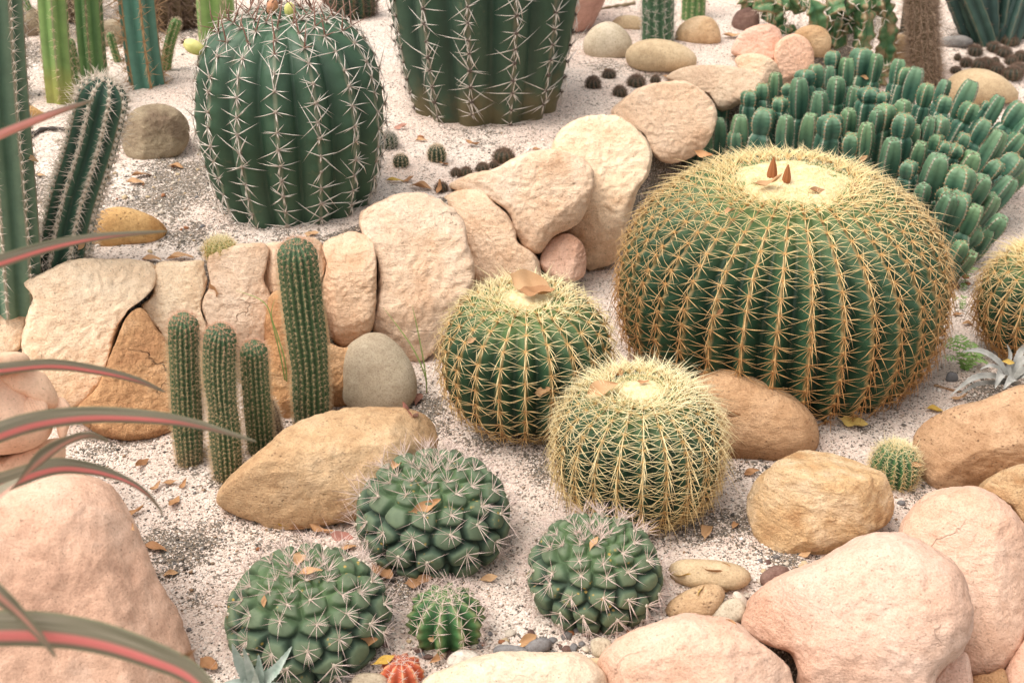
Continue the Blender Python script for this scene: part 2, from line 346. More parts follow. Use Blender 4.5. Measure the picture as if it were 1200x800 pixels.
def height(X, Y):
    X = np.asarray(X, float); Y = np.asarray(Y, float)
    near = sstep(np.hypot(X, Y - 2.5), 6, 12)
    low = .17 * sstep(Y, 3.9, 5.3)
    s = sdist(X, Y, WALL)
    k = 1 - sstep(s, .05, .14)
    h = low + (UPZ - low) * k
    f = sdist(X, Y, FRONT)
    h = h - .38 * sstep(f, .03, .22)
    n = (.011 * np.sin(X * 7.1 + 1.3 * np.sin(Y * 5.0)) * np.sin(Y * 6.3 + 1.7 * np.sin(X * 4.1)) + .005 * np.sin(X * 19 + 2 * np.sin(Y * 13)) * np.sin(Y * 21 + 1.5 * np.sin(X * 17)))
    return h + n * (1 - near)
def h1(x, y): return float(height(np.array([x]), np.array([y]))[0])
def G(px, py):
    """the point of the ground seen at a pixel"""
    d = ray(px, py); t0 = 1.2
    ts = np.arange(1.2, 9, .01); pts = CAM + d * ts[:, None]
    dz = pts[:, 2] - height(pts[:, 0], pts[:, 1])
    i = int(np.argmax(dz < 0)); a, b = (ts[i - 1], ts[i]) if i > 0 else (8.9, 9)
    for _ in range(20):
        m = (a + b) / 2; p = CAM + d * m
        if p[2] < h1(p[0], p[1]): b = m
        else: a = m
    return CAM + d * b
# places where dark soil shows through the sand: (px, py, radius m, strength)
SOIL = [(215, 640, .11, .75), (200, 665, .07, .5), (640, 548, .08, .7), (500, 475, .07, .8), (515, 500, .08, .6), (560, 520, .10, .6), (862, 612, .07, .85), (822, 620, .07, .7), (880, 640, .08, .5),
        (232, 215, .22, .85), (185, 232, .18, .8), (55, 225, .18, .6), (62, 272, .16, .55), (215, 275, .12, .65), (400, 285, .05, .4), (110, 25, .35, .85), (40, 60, .2, .7), (215, 30, .25, .8), (150, 75, .12, .4), (290, 282, .08, .5), (430, 695, .06, .8), (600, 690, .06, .4), (470, 690, .07, .8), (120, 525, .08, .6), (165, 540, .05, .3), (610, 160, .08, .15), (700, 745, .06, .6), (640, 755, .05, .5),
        (390, 490, .10, .4), (990, 640, .06, .9), (1080, 590, .08, .5), (1070, 565, .05, .6), (1160, 460, .10, .7), (1130, 440, .07, .35), (790, 600, .10, .9), (920, 655, .06, .8), (760, 615, .08, .7), (680, 560, .06, .4), (1095, 100, .3, .1), (440, 790, .10, .45), (1120, 45, .16, .5), (220, 95, .12, .3), (80, 110, .05, .2), (1010, 480, .08, .15), (540, 690, .06, .3), (360, 500, .08, .7), (300, 530, .06, .4)]
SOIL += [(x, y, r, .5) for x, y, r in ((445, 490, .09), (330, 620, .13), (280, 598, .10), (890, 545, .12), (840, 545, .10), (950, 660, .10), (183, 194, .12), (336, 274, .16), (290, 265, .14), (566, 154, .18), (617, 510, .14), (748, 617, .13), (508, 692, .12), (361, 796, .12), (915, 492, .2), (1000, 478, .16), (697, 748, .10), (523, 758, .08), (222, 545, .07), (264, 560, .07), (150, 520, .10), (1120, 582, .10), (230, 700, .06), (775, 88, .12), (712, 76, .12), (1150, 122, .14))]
SOILP = [(G(x, y), r, k) for x, y, r, k in SOIL]
def axis_coords(lo, hi, st, far, n):
    c = list(np.arange(lo, hi + 1e-6, st)); g = np.geomspace(st * 2, far, n)
    return np.array([lo - v for v in g[::-1]] + c + [hi + v for v in g])
def make_ground():
    xs = axis_coords(-1.7, 2.3, .0125, 420, 26); ys = axis_coords(.9, 5.6, .0125, 500, 26)
    X, Y = np.meshgrid(xs, ys); H = height(X, Y)
    soil = np.zeros_like(X)
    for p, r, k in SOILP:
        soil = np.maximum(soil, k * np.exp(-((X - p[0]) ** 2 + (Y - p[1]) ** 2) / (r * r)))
    s = sdist(X, Y, WALL); soil = np.maximum(soil, .95 * np.where((s > .035) & (s < .2), 1, 0) * (1 - sstep(s, .15, .2)))
    f = sdist(X, Y, FRONT); soil = np.maximum(soil, .9 * sstep(f, .0, .05))
    nx, ny = len(xs), len(ys)
    idx = np.arange(nx * ny).reshape(ny, nx)
    q = np.stack([idx[:-1, :-1], idx[:-1, 1:], idx[1:, 1:], idx[1:, :-1]], -1).reshape(-1, 4)
    me = fast_mesh('ground', np.stack([X, Y, H], -1).reshape(-1, 3), q, attrs={'soil': soil.ravel()})
    return tag(link('ground', me, MAT['sand']), kind='structure')
make_ground()

def make_grains():
    """loose coarse grains on the near beds: uncountable"""
    N = 60000
    px = rng.uniform(-60, 1260, N * 2); py = 20 + 800 * rng.uniform(0, 1, N * 2) ** .8
    d = FW[None] + np.outer((px - 600) / FP, RT) - np.outer((py - 400) / FP, UP)
    pts = CAM + d * ((.0 - CAMZ) / d[:, 2])[:, None]
    x, y = pts[:, 0] + rng.normal(0, .01, len(px)), pts[:, 1] + rng.normal(0, .01, len(px))
    f = sdist(x, y, FRONT); w = sdist(x, y, WALL)
    ok = (f < .0) & ((w < -.02) | (w > .16)); x, y = x[ok][:N], y[ok][:N]
    z = height(x, y); n = len(x)
    sl = np.zeros(n)
    for p, r, k in SOILP: sl = np.maximum(sl, k * np.exp(-((x - p[0]) ** 2 + (y - p[1]) ** 2) / (r * r)))
    a = rng.uniform(0, 1, n); a = np.where(rng.uniform(0, 1, n) < sl * .8 + .02, a * .34, .36 + a * .64)
    sz = rng.lognormal(math.log(.0015), .52, n).clip(.0006, .0065)
    O = np.array([[1, 0, 0], [-1, 0, 0], [0, 1, 0], [0, -1, 0], [0, 0, .7], [0, 0, -.7]])
    ph = rng.uniform(0, 6.28, n); c, s_ = np.cos(ph), np.sin(ph)
    V = np.repeat(O[None], n, 0) * (rng.uniform(.6, 1.3, (n, 6, 1)))
    Xr = V[..., 0] * c[:, None] - V[..., 1] * s_[:, None]; Yr = V[..., 0] * s_[:, None] + V[..., 1] * c[:, None]
    V = np.stack([Xr + V[..., 2] * .3, Yr, V[..., 2]], -1) * sz[:, None, None]
    V += np.stack([x, y, z + sz * .3], -1)[:, None]
    T = np.array([[0, 2, 4], [2, 1, 4], [1, 3, 4], [3, 0, 4], [2, 0, 5], [1, 2, 5], [3, 1, 5], [0, 3, 5]])
    T = (T[None] + (np.arange(n) * 6)[:, None, None]).reshape(-1, 3)
    me = fast_mesh('sand_grains', V.reshape(-1, 3), tris=T, attrs={'a': np.repeat(a, 6)}, smooth=False)
    tag(link('sand_grains', me, MAT['grain']), 'coarse pale and dark grains strewn over the sandy beds', 'gravel', kind='stuff')
make_grains()

# ------------------------------------------------------------------ generic builders
def catmull(pts, n, closed=False):
    p = np.asarray(pts, float); m = len(p); out = []
    segs = m if closed else m - 1
    for i in range(segs):
        if closed: a, b, c, d = p[(i - 1) % m], p[i], p[(i + 1) % m], p[(i + 2) % m]
        else: a, b, c, d = p[max(i - 1, 0)], p[i], p[i + 1], p[min(i + 2, m - 1)]
        t = np.linspace(0, 1, n, endpoint=False)[:, None]
        out.append(.5 * (2 * b + (c - a) * t + (2 * a - 5 * b + 4 * c - d) * t ** 2 + (3 * b - a - 3 * c + d) * t ** 3))
    if not closed: out.append(p[-1:])
    return np.concatenate(out)

def grid_faces(rows, cols, wrap=True):
    i = np.arange(rows - 1)[:, None]; j = np.arange(cols if wrap else cols - 1)[None]
    j2 = (j + 1) % cols
    return np.stack([i * cols + j, i * cols + j2, (i + 1) * cols + j2, (i + 1) * cols + j], -1).reshape(-1, 4)

def spine_mesh(name, B, D, L, Rd, age, K=None):
    B, D = np.asarray(B), np.asarray(D); n = len(B)
    D = D / np.linalg.norm(D, axis=1, keepdims=True)
    L = np.broadcast_to(L, n).astype(float); Rd = np.broadcast_to(Rd, n).astype(float)
    if K is None: K = np.zeros((n, 3))
    ref = np.where(np.abs(D[:, 2:3]) < .9, [[0, 0, 1.0]], [[1.0, 0, 0]])
    U = np.cross(D, ref); U /= np.linalg.norm(U, axis=1, keepdims=True); W = np.cross(D, U)
    V = np.zeros((n, 7, 3)); S = np.zeros((n, 7))
    for r, (s_, k) in enumerate(((0, 1.0), (.5, .72))):
        c = B + D * (L * s_)[:, None] + K * (L * s_ * s_)[:, None]
        for j in range(3):
            a = j * 2.0944
            V[:, r * 3 + j] = c + (U * math.cos(a) + W * math.sin(a)) * (Rd * k)[:, None]
        S[:, r * 3:r * 3 + 3] = s_
    V[:, 6] = B + D * L[:, None] + K * L[:, None]; S[:, 6] = 1
    o = (np.arange(n) * 7)[:, None, None]
    q = np.array([[0, 1, 4, 3], [1, 2, 5, 4], [2, 0, 3, 5]])[None] + o
    t = np.array([[3, 4, 6], [4, 5, 6], [5, 3, 6]])[None] + o
    return fast_mesh(name, V.reshape(-1, 3), q, t, {'s': S.ravel(), 'a': np.repeat(np.broadcast_to(age, n), 7)})

def blob_mesh(name, C, r, squash=.6, N=None):
    """many small felt cushions as one mesh"""
    C = np.asarray(C); n = len(C); r = np.broadcast_to(r, n)
    O = np.array([[1, 0, 0], [-1, 0, 0], [0, 1, 0], [0, -1, 0], [0, 0, 1], [0, 0, -1.0]])
    V = C[:, None] + O[None] * r[:, None, None]
    T = np.array([[0, 2, 4], [2, 1, 4], [1, 3, 4], [3, 0, 4], [2, 0, 5], [1, 2, 5], [3, 1, 5], [0, 3, 5]])
    T = (T[None] + (np.arange(n) * 6)[:, None, None]).reshape(-1, 3)
    return fast_mesh(name, V.reshape(-1, 3), tris=T)

class Axis:
    def __init__(s, pts):
        s.c = catmull(pts, 24); d = np.linalg.norm(np.diff(s.c, axis=0), axis=1); s.L = np.concatenate([[0], np.cumsum(d)]); s.len = s.L[-1]
        t = np.gradient(s.c, axis=0); s.t = t / np.linalg.norm(t, axis=1, keepdims=True)
    def frame(s, z):
        c = np.stack([np.interp(z, s.L, s.c[:, k]) for k in range(3)], -1); t = np.stack([np.interp(z, s.L, s.t[:, k]) for k in range(3)], -1)
        t /= np.linalg.norm(t, axis=-1, keepdims=True)
        over = np.maximum(z - s.len, 0)[..., None] + np.minimum(z, 0)[..., None]
        ex = np.array([1.0, 0, 0]) - t * t[..., 0:1]; ex /= np.linalg.norm(ex, axis=-1, keepdims=True)
        return c + t * over, t, ex, np.cross(t, ex)
    def pos(s, loc):
        c, t, ex, ey = s.frame(loc[..., 2]); return c + ex * loc[..., 0:1] + ey * loc[..., 1:2]
    def vec(s, loc, v):
        c, t, ex, ey = s.frame(loc[..., 2]); return ex * v[..., 0:1] + ey * v[..., 1:2] + t * v[..., 2:3]

def ribbed(prof, nr, dep, power=1.0, kper=8, axis=None, phase=0.0, spacing=.03, a0=.05, a1=.97, notch=0.0, twist=0.0, jit=.0, seed=0, wob=.0):
    """ribbed body; returns verts, quads, attrs and the areoles (pos, normal, up, side, age, local index)"""
    rg = np.random.default_rng(seed + 100)
    prof = np.asarray(prof, float); m = len(prof); cols = nr * kper
    dl = np.concatenate([[0], np.cumsum(np.hypot(*np.diff(prof, axis=0).T))]); s_ = dl / dl[-1]
    j = np.arange(cols); u = ((j % kper) / kper) * 2 - 1  # crest at u = 0
    ang0 = (j - kper / 2) / cols * 2 * math.pi + phase
    Dm = np.asarray(dep if np.ndim(dep) else np.full(m, dep), float)
    crest = 1 - Dm[:, None] * (np.abs(u)[None] ** power)
    offs = rg.uniform(0, spacing, nr); rib = j // kper
    if notch:
        ph = np.cos(2 * math.pi * (dl[:, None] - offs[rib][None]) / spacing)
        crest = crest + notch * ph * (1 - np.abs(u)[None]) ** 1.2
    ang = ang0[None] + twist * s_[:, None]
    if wob: 
        w = np.array([[noise.noise(Vector((rib[k] * 3.1, s_[i] * 4, seed))) for k in range(0, cols, kper)] for i in range(m)])
        crest = crest * (1 + wob * w[:, rib])
    r = prof[:, 0:1] * crest
    loc = np.stack([r * np.cos(ang), r * np.sin(ang), np.repeat(prof[:, 1:2], cols, 1)], -1)
    V = axis.pos(loc) if axis is not None else loc
    q = grid_faces(m, cols)
    A = []
    tx = np.gradient(prof[:, 0], dl); tz = np.gradient(prof[:, 1], dl)
    for k in range(nr):
        ss = np.arange(dl[-1] * a0 + offs[k], dl[-1] * a1, spacing)
        if len(ss) == 0: continue
        ss = ss + rg.normal(0, jit * spacing, len(ss))
        rr = np.interp(ss, dl, prof[:, 0]); zz = np.interp(ss, dl, prof[:, 1]); a = (k * kper) / cols * 2 * math.pi + phase + twist * ss / dl[-1]
        dr, dz = np.interp(ss, dl, tx), np.interp(ss, dl, tz); nn = np.hypot(dr, dz); dr, dz = dr / nn, dz / nn
        ca, sa = np.cos(a), np.sin(a); lp = np.stack([rr * ca, rr * sa, zz], -1)
        nv = np.stack([dz * ca, dz * sa, -dr], -1); tv = np.stack([dr * ca, dr * sa, dz], -1); bv = np.stack([-sa, ca, 0 * a], -1)
        if axis is not None: pos, nv, tv, bv = axis.pos(lp), axis.vec(lp, nv), axis.vec(lp, tv), axis.vec(lp, bv)
        else: pos = lp
        A.append(np.concatenate([pos, nv, tv, bv, (ss / dl[-1])[:, None]], 1))
    A = np.concatenate(A)
    at = {'u': np.repeat(np.abs(u)[None], m, 0).ravel(), 'h': np.repeat(s_[:, None], cols, 1).ravel()}
    return V.reshape(-1, 3), q, at, (A[:, 0:3], A[:, 3:6], A[:, 6:9], A[:, 9:12], A[:, 12])

def spines(name, A, pattern, Lf, Rf, seed=0, lift=0.0, up=0.0, jl=.18, ja=.18, drop=0.0):
    """pattern: list of (angle deg from 'up' towards the side, outwardness, length factor, curve along t, curve along n, thickness factor)"""
    rg = np.random.default_rng(seed); pos, n, t, b, h = A; N = len(pos)
    L = Lf(h) if callable(Lf) else np.full(N, Lf)
    out = []
    for ang, o, lf, ct, cn, rf in pattern:
        keep = rg.uniform(0, 1, N) >= drop
        a = R_(ang) + rg.normal(0, ja, N); oo = o + rg.normal(0, ja * .6, N)
        upk = (up(h) if callable(up) else up)
        d = t * np.cos(a)[:, None] + b * np.sin(a)[:, None] + n * oo[:, None] + n * np.broadcast_to(upk, N)[:, None]
        l = L * lf * np.exp(rg.normal(0, jl, N)); K = t * ct + n * cn + rg.normal(0, .05, (N, 3))
        out.append((pos[keep] + n[keep] * lift, d[keep], l[keep], np.full(N, Rf * rf)[keep], h[keep], K[keep]))
    B, D, Ls, Rs, H, K = (np.concatenate([o[i] for o in out]) for i in range(6))
    return spine_mesh(name, B, D, Ls, Rs, H, K)

def superprof(Rm, c, zc, e1=1.0, e2=1.0, lo=-70, n=90, dish=0.0, dr=.25):
    a = np.radians(np.linspace(lo, 90, n)); r = Rm * np.abs(np.cos(a)) ** e1; z = zc + c * np.sign(np.sin(a)) * np.abs(np.sin(a)) ** e2
    r = np.maximum(r, .0006)
    if dish: z = z - dish * np.exp(-(r / (Rm * dr)) ** 2)
    return np.stack([r, z], -1)

# ------------------------------------------------------------------ rocks
def rock_shape(outline, base_depth_pt, thick, seed, lump=.05, p=.62, res=(40, 112), facet=0.0, cuts=0, grain=1.0, cutd=(.74, .9), planes=()):
    """a boulder whose silhouette follows an outline; own distance, size and thickness"""
    o = np.asarray(outline, float); C = np.asarray(base_depth_pt); dep = depth(C)
    w = C - CAM; w /= np.linalg.norm(w); r = np.cross(w, [0, 0, 1.0]); r /= np.linalg.norm(r); u = np.cross(r, w)
    def plane(px, py):
        d = ray(px, py); return CAM + d * (np.dot(C - CAM, w) / np.dot(d, w)) - C
    pts = catmull(o, 10, True)
    ab = np.array([[np.dot(q, r), np.dot(q, u)] for q in (plane(x, y) for x, y in pts)])
    cen = (ab.min(0) + ab.max(0)) / 2 * .5 + ab.mean(0) * .5; ab = ab - cen
    org = C + r * cen[0] + u * cen[1]
    rows, cols = res
    th = np.arctan2(ab[:, 1], ab[:, 0]); rad = np.hypot(ab[:, 0], ab[:, 1])
    k = np.argsort(th); th, rad = th[k], rad[k]
    g = np.linspace(-math.pi, math.pi, cols, endpoint=False)
    rad = np.interp(g, np.concatenate([th - 2 * math.pi, th, th + 2 * math.pi]), np.tile(rad, 3))
    rad = (np.roll(rad, 1) + 2 * rad + np.roll(rad, -1)) / 4
    F = np.fft.rfft(rad); F[4:] *= np.exp(-np.arange(len(F) - 4) * .8); F[4:] *= .5; rs = np.fft.irfft(F, cols)
    size = rad.mean()
    T = thick if thick else size * .85
    ta = np.linspace(0, math.pi, 1500); cr = np.maximum(np.sin(ta), 0) ** p; cz = np.sign(np.cos(ta)) * np.abs(np.cos(ta)) ** max(p, .55)
    cl = np.concatenate([[0], np.cumsum(np.hypot(np.diff(cr), np.diff(cz) * T / size))]); tt = np.interp(np.linspace(0, cl[-1], rows), cl, ta); V = np.zeros((rows, cols, 3))
    for i, a in enumerate(tt):
        rho = max(math.sin(a), 0) ** p; zz = math.copysign(abs(math.cos(a)) ** max(p, .55), math.cos(a))
        k = rho ** 3.2; R = rs * (1 - k) + rad * k
        V[i] = org + (r[None] * np.cos(g)[:, None] + u[None] * np.sin(g)[:, None]) * (R * rho)[:, None] - w * (zz * T)
    V = V.reshape(-1, 3); loc = V - org
    rc = random.Random(seed * 13 + 5)
    todo = [(a_, b_, c_, f_) for a_, b_, c_, f_ in planes] + [(rc.gauss(0, .42), rc.gauss(0, .42), rc.uniform(.5, 1.0), rc.uniform(*cutd)) for _ in range(cuts)]
    for a_, b_, c_, f_ in todo:
        n_ = r * a_ + u * b_ - w * c_; n_ /= np.linalg.norm(n_)
        dt = loc @ n_; dmax = dt.max() * f_; ov = np.maximum(dt - dmax, 0)
        loc = loc - n_[None] * (ov - .35 * (1 - np.exp(-ov / (.25 * size))) * size * .25)[:, None]
    nrm = loc / (np.linalg.norm(loc, axis=1, keepdims=True) + 1e-9)
    sv = Vector((seed * 7.31, seed * 3.17, seed * 1.93)); disp = np.zeros(len(V)); f1 = .9 / size
    for i, q in enumerate(loc):
        v = Vector(q); a = noise.fractal(v * f1 + sv, 1.0, 2.0, 4) * lump
        b = 0.0
        if facet:
            dd = noise.voronoi(v * f1 * 1.1 + sv)[0]; b = -facet * (dd[0] - .35)
        c = (noise.ridged_multi_fractal(v * (3.2 / size) + sv, 1.0, 2.1, 4, 1.0, 2.0) - 1.0) * .026 * grain
        disp[i] = a + b - abs(c) * .6 + noise.noise(v * (9 / size) + sv) * .015 * grain
    loc = loc + nrm * (disp * size)[:, None]
    return org, loc, grid_faces(rows, cols)
def rock(name, outline, pt, mat, label, cat='stone', group=None, thick=None, seed=1, parent=None, **kw):
    org, loc, q = rock_shape(outline, pt, thick, seed, **kw)
    me = fast_mesh(name, loc, q)
    if parent is not None:
        return link(name, me, MAT[mat], parent, loc=Vector(org) - parent.location)
    return tag(link(name, me, MAT[mat], loc=org), label, cat, group)
# ------------------------------------------------------------------ back retaining wall, stone by stone
WG = 'stones of the retaining wall between the two beds'
FG = 'rounded stones along the front edge of the bed'
wall_stones = [
 ('cream', [(0,329),(20,331),(37,338),(44,348),(36,362),(30,386),(24,408),(8,416),(-40,416),(-60,370),(-40,331)], .18, 'rounded cream wall stone at the left edge of the picture, above the carved clay head'),
 ('cream', [(24,330),(47,323),(88,306),(135,304),(175,307),(182,318),(179,338),(162,355),(147,366),(137,392),(127,422),(118,449),(86,481),(60,462),(28,412),(32,375),(40,348)], .14, 'largest cream wall stone, left half of the wall, with a slanting right edge'),
 ('ochre', [(160,363),(170,366),(183,385),(196,402),(202,439),(202,473),(204,505),(182,515),(145,517),(111,504),(88,482),(115,453),(126,425),(140,392),(147,375)], .09, 'rusty brown wall stone standing on the sand left of the woolly cacti'),
 ('cream', [(183,310),(209,307),(241,307),(243,331),(237,351),(236,365),(242,387),(218,396),(198,404),(184,385),(166,361),(180,344)], .17, 'small squarish cream wall stone above the leftmost woolly cactus'),
 ('peach', [(243,305),(257,292),(290,285),(314,289),(312,311),(309,328),(318,351),(317,385),(309,412),(280,405),(250,390),(241,375),(236,355),(246,334)], .17, 'peach wall stone with a dry leaf on its left edge, behind three woolly cacti'),
 ('cream2', [(312,287),(338,283),(358,278),(376,285),(382,307),(376,328),(364,343),(331,344),(315,341),(308,322)], .22, 'small buff stone on top of the wall behind the tallest woolly cactus'),
 ('ochre', [(317,345),(345,343),(375,350),(386,400),(392,440),(386,488),(350,500),(322,480),(312,440),(310,400)], .09, 'dark brown wall stone half hidden behind the tallest woolly cactus'),
 ('cream2', [(378,287),(400,275),(420,273),(438,287),(442,317),(441,358),(435,385),(421,396),(404,407),(386,392),(381,370),(377,340),(383,310)], .17, 'upright buff wall stone between the tallest woolly cactus and the big upright stone'),
 ('ochre', [(380,402),(404,408),(422,398),(440,410),(440,450),(408,474),(383,472),(376,440)], .06, 'low brown wall stone behind the egg shaped grey stone'),
 ('peach', [(421,253),(440,239),(480,228),(515,236),(541,257),(547,290),(555,318),(548,350),(530,385),(508,412),(490,424),(470,424),(450,402),(438,385),(443,340),(442,300),(427,280)], .15, 'big upright peach orange wall stone above the egg shaped grey stone'),
 ('cream2', [(517,238),(530,226),(560,221),(580,240),(595,253),(604,270),(606,284),(625,297),(633,314),(631,340),(600,350),(560,345),(552,315),(547,285),(541,255)], .14, 'narrow buff wall stone directly behind the medium golden barrel cactus'),
 ('cream2', [(525,219),(549,205),(579,199),(602,186),(630,177),(663,178),(687,191),(694,206),(691,230),(681,257),(668,268),(646,278),(631,295),(613,288),(603,270),(596,252),(580,236),(545,226)], .20, 'broad buff wall stone with a flat pale top in the middle of the wall'),
 ('cream', [(648,169),(660,151),(687,138),(721,137),(748,155),(762,176),(760,203),(746,225),(736,260),(724,300),(706,310),(686,312),(668,285),(656,255),(650,220),(646,190)], .18, 'tall cream wall stone just left of the largest golden barrel cactus'),
 ('rose', [(632,307),(643,284),(663,273),(681,284),(687,304),(683,323),(665,330),(644,324)], .08, 'small round rosy stone filling a gap low in the wall'),
 ('peach', [(716,133),(735,114),(758,101),(800,96),(826,110),(839,132),(831,162),(815,182),(784,191),(765,180),(755,158),(737,146)], .22, 'peach wall stone above the top left of the largest golden barrel'),
 ('pale', [(780,92),(800,80),(830,77),(868,80),(889,90),(893,108),(870,120),(845,130),(830,112),(797,97)], .24, 'long flat pale wall stone left of the spurge clump'),
 ('peach', [(861,71),(881,63),(905,70),(914,85),(905,98),(885,98)], .26, 'small flat pink stone at the far end of the wall'),
 ('rose', [(857,61),(871,37),(898,28),(914,36),(916,60),(905,72),(878,69)], .30, 'rosy boulder at the far end of the wall below the wavy leaved plant'),
 ('rose', [(910,52),(928,40),(946,47),(954,68),(950,90),(935,112),(918,100),(908,72)], .27, 'upright rosy stone with a pointed foot behind the spurge clump'),
]
rr0 = random.Random(4)
for i, (m, o, z, lab) in enumerate(wall_stones):
    oo = np.array(o); c = (oo.min(0) + oo.max(0)) / 2
    oo = c + (oo - c) * 1.006
    sz = (oo.max(0) - oo.min(0)).min() * mpp(P(c[0], c[1], z))
    rock('wall_stone', oo, P(c[0], c[1], z) + np.array([0, .03, 0]) - ray(c[0], c[1]) * (.05 if 'broad buff' in lab or 'small round rosy' in lab else 0), m, lab, 'stone', WG, thick=min(.14, max(.07, sz * .55)), seed=i + 1, p=.24, lump=.035, planes=[(rr0.uniform(-.18, .18), rr0.uniform(0, .35), 1, rr0.uniform(.68, .82))], cuts=3, res=(80, 210), grain=1.6)
front_stones = [
 ('pink', [(873,729),(877,712),(889,692),(918,671),(962,654),(989,640),(1019,629),(1043,627),(1070,634),(1097,647),(1119,664),(1132,691),(1139,719),(1135,746),(1122,770),(1098,794),(1085,860),(960,870),(938,812),(936,782),(930,765),(908,757),(889,747),(875,738)], .0, 'largest pink front stone, at the bottom edge of the picture, right of centre'),
 ('pink', [(1054,618),(1067,597),(1087,581),(1117,574),(1144,573),(1168,583),(1189,603),(1202,631),(1202,682),(1199,739),(1189,768),(1172,789),(1148,797),(1110,790),(1080,750),(1062,700),(1055,650)], .03, 'tall pink front stone wrapping round the right side of the largest one'),
 ('pink', [(704,790),(711,765),(737,742),(765,731),(800,721),(827,723),(861,731),(888,752),(916,773),(929,793),(930,850),(800,890),(706,850)], .02, 'pink front stone with orange streaks at the bottom edge, just right of the pale one'),
 ('pale', [(495,800),(528,780),(559,770),(589,764),(636,764),(677,765),(698,780),(709,797),(712,850),(600,880),(500,850)], .02, 'pale cream front stone at the bottom centre edge of the picture'),
 ('rose', [(1090,800),(1119,766),(1133,764),(1139,787),(1139,840),(1095,850)], -.10, 'small rosy stone wedged under two large pink front stones'),
 ('ochre', [(1136,797),(1160,789),(1177,784),(1183,815),(1180,860),(1136,850)], -.12, 'small brown stone at the bottom edge below the tall pink front stone'),
 ('rose', [(1176,790),(1190,762),(1215,738),(1245,745),(1245,850),(1180,850)], -.10, 'dull rosy stone in the bottom right corner'),
 ('yellow', [(1147,573),(1165,556),(1200,543),(1240,546),(1250,600),(1225,640),(1202,623),(1189,603),(1169,582)], .05, 'yellowish front stone at the right edge above the tall pink one'),
 ('blush', [(-60,600),(0,578),(20,572),(60,560),(90,558),(112,565),(137,585),(152,607),(167,640),(187,680),(207,715),(220,745),(230,775),(250,850),(150,930),(-60,930),(-120,760)], .06, 'huge smooth pink boulder in the bottom left corner under the striped leaves'),
]
for i, (m, o, z, lab) in enumerate(front_stones):
    oo = np.array(o); c = (oo.min(0) + oo.max(0)) / 2
    sz = (oo.max(0) - oo.min(0)).min() * mpp(P(c[0], c[1], z))
    rock('front_stone' if i < 8 else 'boulder', oo, P(c[0], c[1], z) + (ray(c[0], c[1]) * .10 if i == 1 else ray(c[0], c[1]) * .05 if i == 7 else 0), m, lab, 'stone' if i < 8 else 'boulder', FG if i < 8 else None, thick=min(.16, max(.06, sz * .6)), seed=i + 31, p=.46, lump=.05, cuts=4, cutd=(.80, .94), res=(90, 220), grain=1.1)

